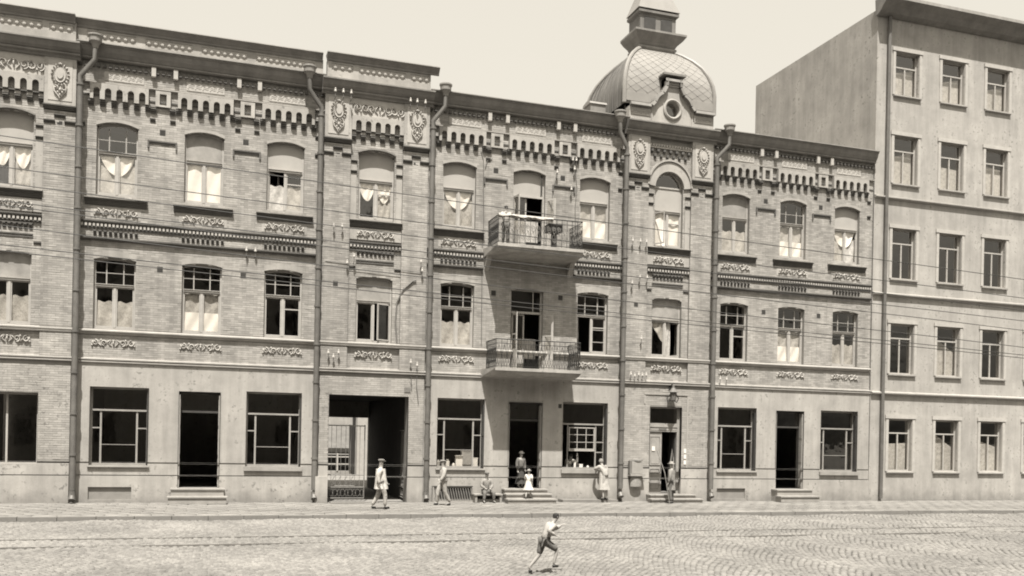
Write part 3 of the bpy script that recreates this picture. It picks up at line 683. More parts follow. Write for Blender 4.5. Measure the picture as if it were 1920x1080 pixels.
# ring of quads from oculus out to the gable outline by angle
def ray_hit(a):
    o = Vector((cx, 15.73)); d = Vector((math.cos(a), math.sin(a))); best = 9
    for p, q in zip(gable, gable[1:]+gable[:1]):
        e = Vector(q)-Vector(p); den = d.x*e.y-d.y*e.x
        if abs(den) < 1e-9: continue
        w = Vector(p)-o; t = (w.x*e.y-w.y*e.x)/den; u = (w.x*d.y-w.y*d.x)/den
        if t > 0 and -1e-6 <= u <= 1+1e-6: best = min(best, t)
    return (o.x+d.x*best, o.y+d.y*best)
angs = sorted(set([2*PI*i/48 for i in range(48)]+[math.atan2(p[1]-15.73, p[0]-cx) % (2*PI) for p in gable]))
inn = [(cx+.30*math.cos(a), 15.73+.31*math.sin(a)) for a in angs]; out = [ray_hit(a) for a in angs]; k = len(angs)
vs = [(p[0], yf, p[1]) for p in inn]+[(p[0], yf, p[1]) for p in out]+[(p[0], yf+.4, p[1]) for p in inn]+[(p[0], yf+.4, p[1]) for p in out]; fs = []
for i in range(k):
    j = (i+1) % k; fs += [(i,j,k+j,k+i), (2*k+i,3*k+i,3*k+j,2*k+j), (i,2*k+i,2*k+j,j), (k+i,k+j,3*k+j,3*k+i)]
g.add(vs, fs); put('attic_gable', g, 'plaster', B)
tr = M()
def trim(path, z=.0, w=.12, out_=.14):
    for (ax, az), (bx, bz) in zip(path, path[1:]):
        d = Vector((bx-ax, bz-az)).normalized(); nn = Vector((-d.y, d.x))*w
        tr.add([(ax,yf-out_,az),(bx,yf-out_,bz),(bx+nn.x,yf-out_-.04,bz+nn.y),(ax+nn.x,yf-out_-.04,az+nn.y),(ax,yf+.45,az),(bx,yf+.45,bz),(bx+nn.x,yf+.45,bz+nn.y),(ax+nn.x,yf+.45,az+nn.y)],
               [(0,1,2,3),(7,6,5,4),(0,4,5,1),(3,2,6,7),(0,3,7,4),(1,5,6,2)])
top = gable[2:]; trim(top)
tr.box(cx-.50, cx+.50, yf-.20, yf+.45, 17.04, 17.12)
put('gable_coping', tr, 'cornice', B)
put('gable_keyblock', stepped(cx-.30, cx+.30, 16.62, 16.86, yf, .12, 3), 'stone', B)
m = M(); m.tube([(cx+.36*math.cos(2*PI*i/20), yf-.02, 15.73+.37*math.sin(2*PI*i/20)) for i in range(21)], .065, 6); oc_o = put('oculus_ring', m, 'plaster', B, smooth=True)
put('pane', M().add([(p[0], yf+.22, p[1]) for p in oc], [tuple(range(n))]), 'glass', oc_o)
m = M(); m.box(cx-.35, cx+.35, yf+.41, yf+.46, 15.3, 16.1); put('oculus_board', m, 'interior', oc_o)
for s in (-1, 1):
    put('attic_panel', M().box(cx+s*1.38-.40, cx+s*1.38+.40, yf-.02, yf+.01, 15.34, 15.62), 'relief', B)
    for i in range(4): put('rosette', ROSETTE, 'relief', B, (cx+s*1.38-.30+.2*i, yf-.03, 15.48))
    put('attic_pier', M().box(cx+s*.90-.03, cx+s*.90+.03, yf-.03, yf+.01, 15.04, 15.76), 'plaster', B)
PROF = [(2.0,15.85),(2.0,16.2),(2.0,16.6),(1.95,17.0),(1.83,17.4),(1.63,17.8),(1.36,18.15),(1.05,18.45),(.78,18.66)]
DY = 2.0
def prof(t):
    t *= len(PROF)-1; i = min(int(t), len(PROF)-2); f = t-i
    return PROF[i][0]*(1-f)+PROF[i+1][0]*f, PROF[i][1]*(1-f)+PROF[i+1][1]*f
m = M(); N = 16
for s in range(4):
    R4 = Matrix.Rotation(s*PI/2, 3, 'Z'); vs = []
    for i in range(N+1):
        w, z = prof(i/N)
        for u in (-1, 1): p = R4 @ Vector((u*w, -w, 0)); vs.append((cx+p.x, DY+p.y, z))
    m.add(vs, [(2*i,2*i+1,2*i+3,2*i+2) for i in range(N)])
dome = put('dome_shell', m, 'domeseam', B, smooth=True)
# lozenge zinc tiles on the front, standing seams on the sides
cells = []
ROWS, COLS = 9, 8
def dome_pt(u, t, side, off):
    w, z = prof(min(max(t, 0), 1)); p = Matrix.Rotation(side*PI/2, 3, 'Z') @ Vector((u*w, -w-off, 0)); return (cx+p.x, DY+p.y, z+off*.3)
cnt = 0
for r in range(0, ROWS*2):
    for c in range(COLS+1):
        uc = -1+2*(c+(.5 if r % 2 else 0))/COLS; tc = .12+(r)/(ROWS*2)*.90; du = .97/COLS; dt = .97*.90/(ROWS*2)
        if uc > 1.001: continue
        P = [(uc-du, tc), (uc, tc-dt), (uc+du, tc), (uc, tc+dt)]
        P = [(max(-.97, min(.97, a)), max(.10, min(1, b))) for a, b in P]
        q = M(); outp = [dome_pt(a, b, 0, .008 if i != 1 else .018) for i, (a, b) in enumerate(P)]; inp = [dome_pt(a, b, 0, 0) for a, b in P]
        q.add(outp+inp, [(0,1,2,3),(0,4,5,1),(1,5,6,2),(2,6,7,3),(3,7,4,0)])
        if cnt < 298: put('roof_tile', q, 'dometile', dome); cnt += 1
for side in (1, 2, 3):
    q = M()
    for k in range(9):
        u = -1+2*(k+.5)/9; q.tube([dome_pt(u, i/12, side, .02) for i in range(13)], .022, 4)
    put('standing_seam', q, 'domeseam', dome)
for sx, sy in ((-1,-1),(1,-1),(-1,1),(1,1)):
    q = M(); q.tube([(cx+sx*(prof(i/16)[0]+.02), DY+sy*(prof(i/16)[0]+.02), prof(i/16)[1]) for i in range(17)], .085, 8); put('hip_rib', q, 'dometile', dome, smooth=True)
q = M(); q.box(cx-1.97, cx+1.97, DY-2.05, DY-1.97, 15.95, 16.30); put('dome_base_band', q, 'dometile', dome)
def sq(wz):
    m = M(); vs = []
    for w, z in wz: vs += [(cx-w,DY-w,z),(cx+w,DY-w,z),(cx+w,DY+w-.7*w,z),(cx-w,DY+w-.7*w,z)]
    k = len(wz); fs = [(i*4+j,i*4+(j+1)%4,(i+1)*4+(j+1)%4,(i+1)*4+j) for i in range(k-1) for j in range(4)]+[(3,2,1,0),tuple((k-1)*4+j for j in range(4))]
    return m.add(vs, fs)
put('lantern_base', sq([(.80,18.62),(.86,18.72),(.86,18.80),(.80,18.82),(.88,18.95),(1.05,19.10),(1.17,19.26),(1.17,19.34),(.9,19.36)]), 'roofmetal', B)
put('lantern_drum', sq([(.82,19.36),(.82,20.1),(.92,20.15),(.92,20.25),(.80,20.30)]), 'domeseam', B)
for s in (-1, 1): put('lantern_louvre', M().box(cx+s*.38-.26, cx+s*.38+.26, DY-.84, DY-.80, 19.45, 20.0), 'darkwood', B)
put('lantern_roof', sq([(.95,20.31),(.6,21.2),(.25,22.6),(.04,23.3)]), 'dometile', B)

# ---- drain pipes with hoppers
def pipe(xh, xp, yh, yp, zh, zb):
    m = M(); m.tube([(xh,yh,zh),(xh,yh,zh-.42),(xp,yp,zh-.95),(xp,yp,zh-1.25)], .085, 10); p = put('drain_pipe', m, 'pipe', B, smooth=True)
    z = zh-1.22
    while z > zb+.5:
        L = min(1.35, z-zb-.3); q = M(); q.rings([(xp,yp,z-L,.095,.095),(xp,yp,z,.100,.100)], 12); put('pipe_length', q, 'pipe', p, smooth=True)
        q = M(); q.rings([(xp,yp,z-.05,.125,.125),(xp,yp,z+.02,.125,.125)], 12); q.box(xp-.02, xp+.02, yp, yp+.25, z-.03, z-.01); put('pipe_collar', q, 'pipe', p); z -= 1.35
    q = M(); q.tube([(xp,yp,z+.15),(xp,yp,zb+.12),(xp,yp-.10,zb-.02)], [.10,.10,.11], 10); put('pipe_shoe', q, 'pipe', p, smooth=True)
    q = M(); q.rings([(xh,yh,zh-.05,.09,.09),(xh,yh,zh+.08,.12,.12),(xh,yh,zh+.16,.20,.20),(xh,yh,zh+.30,.21,.21),(xh,yh,zh+.33,.24,.24),(xh,yh,zh+.38,.24,.24),(xh,yh,zh+.40,.1,.1)], 14)
    put('pipe_hopper', q, 'ledge', p, smooth=True)
pipe(-2.99, -3.40, -.50, -.34, 14.98, .12)
pipe(4.03, 4.42, -.50, -.34, 14.90, .22)
pipe(-14.8, -15.25, -.50, -.34, 14.98, .12); pipe(8.9, 8.45, -.50, -.34, 14.95, .2); pipe(-7.9, -7.45, -.50, -.32, 14.95, .15)

# ---- balconies
def balcony(zf, thick, y1, x0, x1, rich, label):
    m = M(); a, b = x0-.02, x1+.03; wa, wb = -1.31, 2.38
    m.add([(a,y1-.05,zf-thick*.35),(b,y1-.05,zf-thick*.35),(b,y1-.05,zf),(a,y1-.05,zf),(wa,.0,zf-thick),(wb,.0,zf-thick),(wb,.0,zf+.01),(wa,.0,zf+.01),
           (a+.06,y1+.05,zf-thick*.75),(b-.06,y1+.05,zf-thick*.75)],
          [(0,1,2,3),(3,2,6,7),(0,3,7,4,8),(1,9,5,6,2),(0,8,9,1),(8,4,5,9),(4,7,6,5)])
    sb = put('balcony', m, 'slab', B, label=label)
    put('slab_lip', M().box(a-.03, b+.03, y1-.09, y1-.05, zf-.10, zf+.015), 'plaster', sb)
    zt = zf+1.06
    r = M(); r.tube([(x0,-.02,zt),(x0,y1,zt),(x1,y1,zt),(x1,-.02,zt)], .022, 6); put('handrail', r, 'iron', sb)
    r = M(); 
    for zz in (zf+.08, zt-.16): r.tube([(x0,-.02,zz),(x0,y1,zz),(x1,y1,zz),(x1,-.02,zz)], .012, 5)
    put('rail_bar', r, 'iron', sb)
    nf = 16; 
    def cellmesh(w):
        s = M(); h = zt-zf
        s.tube(spiral(0, .27, w*.42, 1.5, -PI/2, 1, 14), .012, 4); s.tube(spiral(0, h-.36, w*.42, 1.5, PI/2, 1, 14), .012, 4)
        s.tube([(w*.30,0,.30),(w*.12,0,h*.45),(-w*.12,0,h*.52),(-w*.30,0,h-.38)], .010, 4)
        if rich: s.tube([(-w*.30,0,.32),(-w*.34,0,h*.4),(0,0,h*.47),(w*.34,0,h*.55),(w*.30,0,h-.40)], .009, 4); s.blob((0,0,h*.5), .02, .02, .035)
        return s.mesh('scrollwork', True)
    def dia(w):
        s = M(); h = zt-zf; s.tube([(0,0,.1),(w*.46,0,h*.45),(0,0,h-.2)], .009, 4); s.tube([(0,0,.1),(-w*.46,0,h*.45),(0,0,h-.2)], .009, 4); s.tube([(-w*.4,0,.12),(0,0,h*.4),(w*.4,0,.12)], .008, 4); return s.mesh('scrollwork')
    w = (x1-x0)/nf; cm = cellmesh(w) if rich else dia(w); pm = M().tube([(0,0,.0),(0,0,1.05)], .011 if rich else .009, 5).mesh('baluster')
    for i in range(nf+1): put('baluster', pm, 'iron', sb, (x0+w*i, y1, zf))
    for i in range(nf): put('scrollwork', cm, 'greyiron' if rich else 'iron', sb, (x0+w*(i+.5), y1, zf))
    ws = .19; side = cellmesh(ws); sd = M(); sd.v = [(-v.co.y, v.co.x, v.co.z) for v in side.vertices]; sd.f = [tuple(p.vertices) for p in side.polygons]; sm = sd.mesh('scrollwork', True)
    for X in (x0, x1):
        k = int(abs(y1)/ws)
        for i in range(k):
            yy = y1*(i+.5)/k; put('scrollwork', sm, 'iron', sb, (X, yy, zf)); put('baluster', pm, 'iron', sb, (X, y1*i/k, zf))
            put('baluster', pm, 'iron', sb, (X, y1*(i+.5)/k, zf))
    return sb
BU = balcony(9.54, .34, -1.30, -1.10, 2.20, True, 'upper balcony with scrolled ironwork')
BL_ = balcony(4.99, .30, -1.28, -1.09, 2.22, False, 'lower balcony with thin diamond railing')
for x in (-1.15, 2.2): put('balcony_console', M().add([(x-.09,0,9.19),(x+.09,0,9.19),(x+.09,0,8.72),(x-.09,0,8.72),(x-.09,-.42,9.22),(x+.09,-.42,9.22),(x+.09,-.30,9.05),(x-.09,-.30,9.05)], [(0,1,2,3),(4,5,1,0),(4,7,6,5),(7,3,2,6),(0,3,7,4),(1,5,6,2)]), 'plaster', B)
# balcony doors
def frame_rect(m, x0, x1, z0, z1, y, t=.06, d=.06):
    m.box(x0, x0+t, y, y+d, z0, z1); m.box(x1-t, x1, y, y+d, z0, z1); m.box(x0+t, x1-t, y, y+d, z1-t, z1); m.box(x0+t, x1-t, y, y+d, z0, z0+t); return m
def balcony_door(z0, z1, rise, ztr, topkind, lower):
    x0, x1 = MC-.65, MC+.65; y = .16
    m = frame_rect(M(), x0, x1, z0, z1+rise*.8, y); m.box(x0+.06, x1-.06, y-.02, y+.05, ztr-.04, ztr+.04)
    d = put('balcony_door', m, 'frame', B)
    put('pane', M().add([(x0+.06,y+.03,ztr+.04),(x1-.06,y+.03,ztr+.04),(x1-.06,y+.03,z1+.03),(x0+.06,y+.03,z1+.03)], [(0,1,2,3)]), 'glass', d)
    if topkind: put('blind', M().add([(x0+.06,y+.015,ztr+.04),(x1-.14,y+.015,ztr+.04),(x1-.14,y+.015,z1+.04),(x0+.06,y+.015,z1+.04)], [(0,1,2,3)]), topkind, d)
    else: put('glazing_bar', M().box(MC+.28, MC+.31, y+.01, y+.05, ztr+.04, z1), 'frame', d)
    # inner glazed leaf, curtained
    put('inner_leaf', frame_rect(M(), x0+.12, x0+.62, z0+.06, ztr-.05, y+.07, .055, .04).box(x0+.175, x0+.565, y+.08, y+.10, z0+.115, z0+.75), 'frame', d)
    put('pane', M().add([(x0+.175,y+.085,z0+.75),(x0+.565,y+.085,z0+.75),(x0+.565,y+.085,ztr-.10),(x0+.175,y+.085,ztr-.10)], [(0,1,2,3)]), 'glass', d)
    put('curtain', M().add([(x0+.06,y+.35,z0+.5),(x1-.1,y+.35,z0+.5),(x1-.1,y+.35,z0+(1.28 if lower else 1.35)),(x0+.06,y+.35,z0+(1.28 if lower else 1.30))], [(0,1,2,3)]), 'lace', d)
    # leaf opened outward on each side
    for s, ang in ((-1, 1.48), (1, .82)):
        hx = x0+.06 if s < 0 else x1-.06; L = .56; dx = -s*math.cos(ang)*L*(1 if s < 0 else -1); dy = -math.sin(ang)*L
        if s > 0: dx = math.cos(ang)*L
        def P(u, z, o=0): return (hx+dx*u+o*.03, y+dy*u, z)
        q = M()
        for u0, u1, za, zb in ((0,.12,z0+.07,ztr-.05),(.88,1,z0+.07,ztr-.05),(.12,.88,ztr-.12,ztr-.05),(.12,.88,z0+.07,z0+.8),(.12,.88,z0+1.35,z0+1.39)):
            q.add([P(u0,za),P(u1,za),P(u1,zb),P(u0,zb),P(u0,za,1),P(u1,za,1),P(u1,zb,1),P(u0,zb,1)], [(0,1,2,3),(7,6,5,4),(0,4,5,1),(1,5,6,2),(2,6,7,3),(3,7,4,0)])
        lf = put('open_leaf', q, 'frame', d); put('pane', M().add([P(.12,z0+.8,.5),P(.88,z0+.8,.5),P(.88,ztr-.12,.5),P(.12,ztr-.12,.5)], [(0,1,2,3)]), 'glass', d)
    return d
balcony_door(9.57, 12.58, .13, 11.74, 'blind', False); balcony_door(5.02, 8.08, .08, 7.26, None, True)

# ---- shop windows
def shop_window(o, right):
    x0, x1, z0, z1 = o['x0'], o['x1'], o['z0'], o['z1']; y = .20; zt = 3.10 if not right else 3.02
    m = frame_rect(M(), x0, x1, z0, z1, y, .07, .07); m.box(x0+.07, x1-.07, y-.03, y+.05, zt-.03, zt+.03)
    if not right:
        m.box(x0+.30, x0+.36, y, y+.05, z0+.07, zt-.03); m.box(x1-.40, x1-.34, y, y+.05, z0+.07, zt-.03)
        m.box(x0+.07, x0+.30, y, y+.05, 2.48, 2.52); m.box(x1-.34, x1-.07, y, y+.05, 2.48, 2.52); m.box(x0+.36, x1-.40, y, y+.04, 1.93, 1.95)
        fr = put('shop_window', m, 'doorwood', B)
        put('pane', M().add([(x0+.07,y+.03,z0+.07),(x1-.07,y+.03,z0+.07),(x1-.07,y+.03,zt-.03),(x0+.07,y+.03,zt-.03)], [(0,1,2,3)]), 'glass', fr)
    else:
        xa, xb = x0+.33, x1-.42
        m.box(xa-.04, xa, y, y+.05, z0+.07, zt-.03); m.box(xb, xb+.05, y, y+.05, z0+.07, zt-.03)
        m.box(xb+.05, x1-.07, y, y+.05, 2.30, 2.34); m.box(xb+.05, x1-.07, y, y+.05, 1.90, 1.94)
        fr = put('shop_window', m, 'doorwood', B)
        q = M(); za, zb = 2.02, 2.90
        frame_rect(q, xa+.02, xb-.02, za, zb, y-.02, .04, .04); q.box(xa+.02, xb-.02, y-.03, y+.03, za-.06, za-.005)
        for k in (1, 2): xx = xa+(xb-xa)*k/3; q.box(xx-.012, xx+.012, y-.01, y+.02, za+.04, zb-.04); zz = za+(zb-za)*k/3; q.box(xa+.06, xb-.06, y-.012, y+.018, zz-.012, zz+.012)
        put('upper_sash', q, 'frame', fr)
        put('pane', M().add([(xa,y+.03,za),(xb,y+.03,za),(xb,y+.03,zb),(xa,y+.03,zb)], [(0,1,2,3)]), 'glass', fr)
        put('pane', M().add([(xb+.05,y+.03,z0+.07),(x1-.07,y+.03,z0+.07),(x1-.07,y+.03,zt-.03),(xb+.05,y+.03,zt-.03)], [(0,1,2,3)]), 'glass', fr)
    put('pane', M().add([(x0+.07,y+.03,zt+.03),(x1-.07,y+.03,zt+.03),(x1-.07,y+.03,z1-.07),(x0+.07,y+.03,z1-.07)], [(0,1,2,3)]), 'glass', fr)
    put('display_board', M().box(x0+.05, x1-.05, y+.08, y+.75, z0-.05, z0+.0), 'plank', fr)
    # folded shutters standing in the right reveal
    for k in range(2):
        q = M(); q.box(x1-.055, x1-.015, y-.21+.002, y-.02, z0+.02+k*1.22, z0+1.2+k*1.22); put('folded_shutter', q, 'darkwood', fr)
    return fr
shop_window(shopL, False); shop_window(shopR, True)
for cxx in (-11.35, 12.35):
    for a, b in ((cxx-3.46, cxx-1.63), (cxx+1.55, cxx+3.44)): shop_window(op(a, b, 1.25, 3.87), False)
m = frame_rect(M(), -17.28-.95, -17.28+.95, 1.25, 3.6, .10, .07, .06); m.box(-17.31, -17.25, .10, .15, 1.32, 3.53); fr = put('window', m, 'frame', B)
put('pane', M().add([(-18.2,.13,1.3),(-16.36,.13,1.3),(-16.36,.13,3.55),(-18.2,.13,3.55)], [(0,1,2,3)]), 'glass', fr)
# ---- shop door and its side copies: frame, transom, leaf folded inward
def shop_door(cx_):
    x0, x1 = cx_-.67, cx_+.69; y = .22
    m = M(); m.box(x0, x0+.06, y, y+.08, .5, 3.8); m.box(x1-.06, x1, y, y+.08, .5, 3.8); m.box(x0+.06, x1-.06, y, y+.08, 3.74, 3.8); m.box(x0+.06, x1-.06, y, y+.08, 3.08, 3.16)
    d = put('shop_door', m, 'darkwood', B)
    put('pane', M().add([(x0+.06,y+.04,3.16),(x1-.06,y+.04,3.16),(x1-.06,y+.04,3.74),(x0+.06,y+.04,3.74)], [(0,1,2,3)]), 'glass', d)
    for s, X in ((-1, x0+.01), (1, x1-.05)):
        q = M(); q.box(X, X+.04, -.02, y-.005, .52, 3.70)
        for k in range(3): q.box(X-.012 if s > 0 else X+.04, X if s > 0 else X+.052, .01, y-.03, .62+k*1.02, 1.50+k*1.02)
        put('folded_shutter', q, 'doorwood', d)
shop_door(MC); shop_door(-11.35); shop_door(12.35)
def steps(name, x0, x1, rows, label):
    t = thing(name, label, 'steps', ((x0+x1)/2, -.6, 0))
    for z0, z1, e, y0, y1 in rows:
        put('tread', M().box(x0-e-.03, x1+e+.03, y0-.04, y1, z1-.05, z1), 'plank', t)
        put('riser', M().box(x0-e, x1+e, y0, y1, z0, z1-.055), 'doorwood', t)
    return t
steps('wooden_steps', -.38, 1.32, [(0,.17,.10,-1.15,-.80), (0,.34,.05,-.80,-.45), (0,.50,0,-.45,-.085)], 'three broad worn wooden steps before the dark shop doorway under the balconies')
steps('wooden_steps', 5.62, 7.62, [(0,.15,.12,-.95,-.60), (0,.30,0,-.60,-.245)], 'low wooden steps before the panelled door under the wall lantern')
steps('wooden_steps', -12.2, -10.5, [(0,.25,.08,-.9,-.5), (0,.50,0,-.5,-.085)], 'wooden steps before the shop doorway farthest left')
steps('wooden_steps', 11.5, 13.2, [(0,.25,.08,-.9,-.5), (0,.50,0,-.5,-.085)], 'wooden steps before the shop doorway right of the dome bay')

# ---- entrance door in the dome bay
x0, x1 = RC-.71, RC+.71; y = -.02
m = M(); m.box(x0, x0+.07, y, y+.10, .30, 3.79); m.box(x1-.10, x1, y, y+.10, .30, 3.79); m.box(x0+.07, x1-.10, y-.02, y+.08, 2.80, 3.14); m.box(x0+.07, x1-.10, y, y+.08, 3.73, 3.79)
m.box(x0+.07, x1-.10, y-.05, y-.02, 2.98, 3.02); m.box(x0+.10, x1-.13, y-.03, y-.018, 2.86, 2.93)
ed = put('entrance_door', m, 'plank', B)
put('name_strip', M().box(RC-.22, RC+.12, y-.042, y-.03, 2.865, 2.925), 'midcloth', ed)
put('pane', M().add([(x0+.07,y+.04,3.14),(x1-.1,y+.04,3.14),(x1-.1,y+.04,3.73),(x0+.07,y+.04,3.73)], [(0,1,2,3)]), 'glass', ed)
lx0, lx1 = x0+.075, x0+.66
q = M(); q.box(lx0, lx1, y+.03, y+.07, .31, 2.79); put('door_leaf', q, 'doorwood', ed)
for za, zb in ((1.45, 2.62), (1.05, 1.32), (.45, .95)):
    q = frame_rect(M(), lx0+.05, lx1-.07, za, zb, y+.0, .035, .03); q.box(lx0+.11, lx1-.13, y+.012, y+.03, za+.06, zb-.06); put('door_panel', q, 'plank', ed)
put('door_handle', M().tube([(lx1-.05,y,1.35),(lx1-.05,y-.05,1.35),(lx1-.05,y-.05,1.5),(lx1-.05,y,1.5)], .012, 6), 'iron', ed)
q = M(); q.box(x1-.145, x1-.105, y+.10, y+.62, .31, 2.79); put('door_leaf', q, 'darkwood', ed, label='door leaf standing open into the dark hall')
q = M(); q.tube([(x1-.17,y+.12,.9),(x1-.17,y+.12,1.75)], .018, 6); q.box(x1-.34, x1-.15, y+.08, y+.11, .75, .80); q.tube([(x1-.33,y+.095,.8),(x1-.30,y+.095,1.62),(x1-.25,y+.095,2.1),(x1-.18,y+.095,1.62),(x1-.16,y+.095,.8)], .02, 6); put('glazed_insert', q, 'plank', ed)
m = M(); m.box(RC-.98, RC+1.0, -.235, -.20, 4.27, 4.33); m.box(RC+.94, RC+1.0, -.225, -.20, 1.36, 4.27); m.box(RC-.98, RC-.92, -.225, -.20, 3.9, 4.27); put('door_surround', m, 'plaster', B)
for k, z in enumerate((1.95, 1.72, 1.49)): put('bell_plate', M().box(RC+.84, RC+.92+.06, -.222, -.203, z, z+.17), 'paper', B)
put('door_notice', M().box(lx0+.13, lx0+.27, y-.012, y+.011, 2.02, 2.2), 'paper', ed)

# ---- small fittings on the wall
put('number_plate', M().box(-4.25, -4.02, -.225, -.206, 4.02, 4.20), 'greyiron', B)
put('vent_hole', M().box(1.86, 2.0, -.034, -.028, 3.62, 3.78), 'dark', B)
put('guard_stone', M().box(-7.42, -6.99, -.42, -.21, -.04, .93), 'plaster', B)
for p in [(-7.0,14.62),(-6.72,14.62),(-6.44,14.62),(-4.30,14.62),(-4.05,14.62),(-3.75,14.62)]: insulator(p[0], -.45, p[1]-.02, B)
for p in [(-6.94,9.85),(-6.64,9.87),(-6.44,8.60),(-6.2,8.85),(-7.04,5.36),(-6.86,5.22),(-6.68,5.38),(-3.75,8.85),(-3.70,8.52),(-3.82,5.05),(-4.06,5.15)]: insulator(p[0], -.24, p[1], B)
for p in [(4.76,8.67),(5.09,8.91),(5.41,8.93),(5.21,6.50),(4.78,5.07),(4.95,5.02),(5.12,5.07),(5.28,5.05),(5.45,5.07),(4.75,10.35),(5.08,10.35),(5.35,10.35)]: insulator(p[0], -.24, p[1], B)
for p in [(2.22,13.3),(2.36,13.3),(2.30,12.95),(.98+.6,12.75),(8.9,5.05),(9.2,5.05),(-9.9,8.8),(-9.6,8.8),(2.18,12.15)]: insulator(p[0], -.05, p[1], B)
def cable(pts, r=.014):
    put('service_cable', M().tube(pts, r, 5), 'pipe', B)
cable([(-4.55,-.13,5.8),(-4.62,-.14,6.6),(-4.58,-.14,7.3),(-4.35,-.23,7.8),(-4.02,-.25,8.12),(-3.9,-.25,8.15)], .03)
cable([(-1.46,-.03,13.2),(-1.36,-.02,12.9),(-1.30,-.02,10.6),(-1.33,-.02,9.6)])
cable([(-1.30,-.03,12.6),(-1.2,-.03,12.9),(-1.02,-.03,13.0)])
cable([(1.62,-.03,13.1),(1.58,-.02,12.5),(1.45,-.02,11.9),(1.40,-.02,11.2)])
cable([(2.38,-.03,12.9),(2.45,-.02,12.2),(2.40,-.02,11.4),(2.44,-.02,10.3)])
cable([(-4.06,-.25,5.0),(-4.0,-.23,4.4),(-3.98,-.23,4.1)]); cable([(-3.82,-.25,4.9),(-3.80,-.24,4.2),(-3.72,-.23,3.6)])
cable([(-1.33,-.02,8.7),(-1.30,-.02,5.9)]); cable([(-7.2,-.22,8.6),(-3.7,-.24,8.45)],.01)
# wall lantern over the entrance
t = thing('wall_lantern', 'small iron wall lantern bracketed above the panelled entrance door', 'lantern', (6.58, -.21, 4.3))
put('bracket', M().tube([(6.58,-.20,4.62),(6.58,-.42,4.72),(6.58,-.50,4.62)], .018, 6).box(6.52, 6.64, -.235, -.215, 4.48, 4.72), 'iron', t)
put('lamp_hood', M().rings([(6.58,-.50,4.38,.20,.20),(6.58,-.50,4.42,.17,.17),(6.58,-.50,4.56,.05,.05),(6.58,-.50,4.66,.04,.04)], 10), 'greyiron', t)
put('lamp_body', M().rings([(6.58,-.50,4.02,.04,.04),(6.58,-.50,4.06,.12,.12),(6.58,-.50,4.37,.14,.14)], 8), 'midcloth', t)
q = M()
for s in (-1, 1): q.tube([(6.58+s*.13,-.50,4.30),(6.58+s*.26,-.46,4.14),(6.58+s*.20,-.42,3.98),(6.58+s*.08,-.40,4.05)], .02, 6)
put('side_scroll', q, 'iron', t)
# mailbox
t = thing('mailbox', 'battered metal letter box hung on the wall left of the entrance door', 'mailbox', (5.1, -.3, 1.0))
put('box_body', M().box(4.86, 5.34, -.44, -.245, 1.12, 1.60), 'plank', t); put('box_side', M().box(4.78, 4.855, -.42, -.245, 1.08, 1.62), 'greyiron', t)
put('box_lid', M().rings([(5.12,-.35,1.62,.26,.13),(5.12,-.35,1.67,.24,.12),(5.12,-.35,1.70,.10,.05)], 14), 'greyiron', t)
put('box_tray', M().box(4.78, 5.42, -.50, -.245, 1.02, 1.11), 'plank', t); put('collecting_bag', M().rings([(5.08,-.36,.60,.24,.08),(5.08,-.36,.9,.25,.09),(5.08,-.34,1.015,.22,.08)], 12), 'greycloth', t, smooth=True)
# cellar light grille and low pavement slab
t = thing('cellar_grille', 'low iron grille of slanting bars over the cellar light under the left shop window', 'grille', (-2.3, -.2, 0))
put('well', M().box(-2.96, -1.62, -.055, .0, .10, .52), 'dark', t)
bm_ = M().tube([(.07,-.22,.02),(-.02,-.085,.56)], .014, 5).mesh('bar')
for i in range(15): put('bar', bm_, 'paleiron', t, (-3.0+i*1.38/14, 0, 0))
put('top_rail', M().box(-3.12, -1.55, -.13, -.078, .55, .59), 'darkwood', t); put('bottom_rail', M().box(-3.08, -1.58, -.28, -.20, -.01, .045), 'plank', t)
for x in (-3.12, -1.6): put('end_post', M().box(x, x+.05, -.24, -.079, 0, .55), 'plank', t)
t = thing('low_platform', 'low plank box step against the wall where the boy sits', 'step', (-1.0, -.5, 0))
put('plank_top', M().box(-1.62, -.52, -.62, -.08, .27, .32), 'plank', t); put('box_end', M().box(-1.58, -1.50, -.58, -.08, 0, .268), 'doorwood', t); put('box_end', M().box(-.62, -.55, -.58, -.08, 0, .268), 'doorwood', t)
put('box_front', M().box(-1.495, -.625, -.50, -.46, .0, .12), 'doorwood', t)
tag(put('stone_slab', M().box(1.9, 4.2, -.62, -.10, -.02, .10), 'kerb'), 'long pale stone slab lying against the wall under the right shop window', 'slab')

# ---- gate leaves in the passage mouth
def gate_leaf(P, w, loc, label):
    t = thing('iron_gate', label, 'gate', loc, 'iron gate leaves of the courtyard passage')
    def T(pts): return [P(x, z) for x, z in pts]
    fr = M(); 
    for a, b in (((0,.08),(0,2.80)),((w,.08),(w,2.80)),((0,.10),(w,.10)),((0,.50),(w,.50)),((.30*w/1.36,.55),(w-.36*w/1.36,.55)),((0,2.76),(w,2.76)),((0,.95),(w,.95))): fr.tube(T([a, b]), .022, 5)
    put('gate_frame', fr, 'paleiron', t)
    for i in range(1, 8): put('gate_bar', M().tube(T([(w*i/8,.5),(w*i/8,2.76)]), .010, 4), 'greyiron', t)
    for i in range(5):
        c = w*(i+.5)/5; q = M(); q.tube(T([(c-.09+.09*math.cos(a), .30+.13*math.sin(a)) for a in [k*PI/5 for k in range(11)]]), .010, 4); q.tube(T([(c+.06+.06*math.cos(a), .30+.13*math.sin(a)) for a in [k*PI/5 for k in range(11)]]), .010, 4)
        put('gate_scroll', q, 'greyiron', t)
    for i in range(4):
        c = w*(i+1.2)/6.2; q = M(); q.tube(T([(c-.06,.58),(c+.05,.68),(c-.04,.78),(c+.06,.90)]), .011, 4); q.tube(T([(c+.07,.58),(c-.05,.72),(c+.03,.90)]), .010, 4); put('gate_scroll', q, 'greyiron', t)
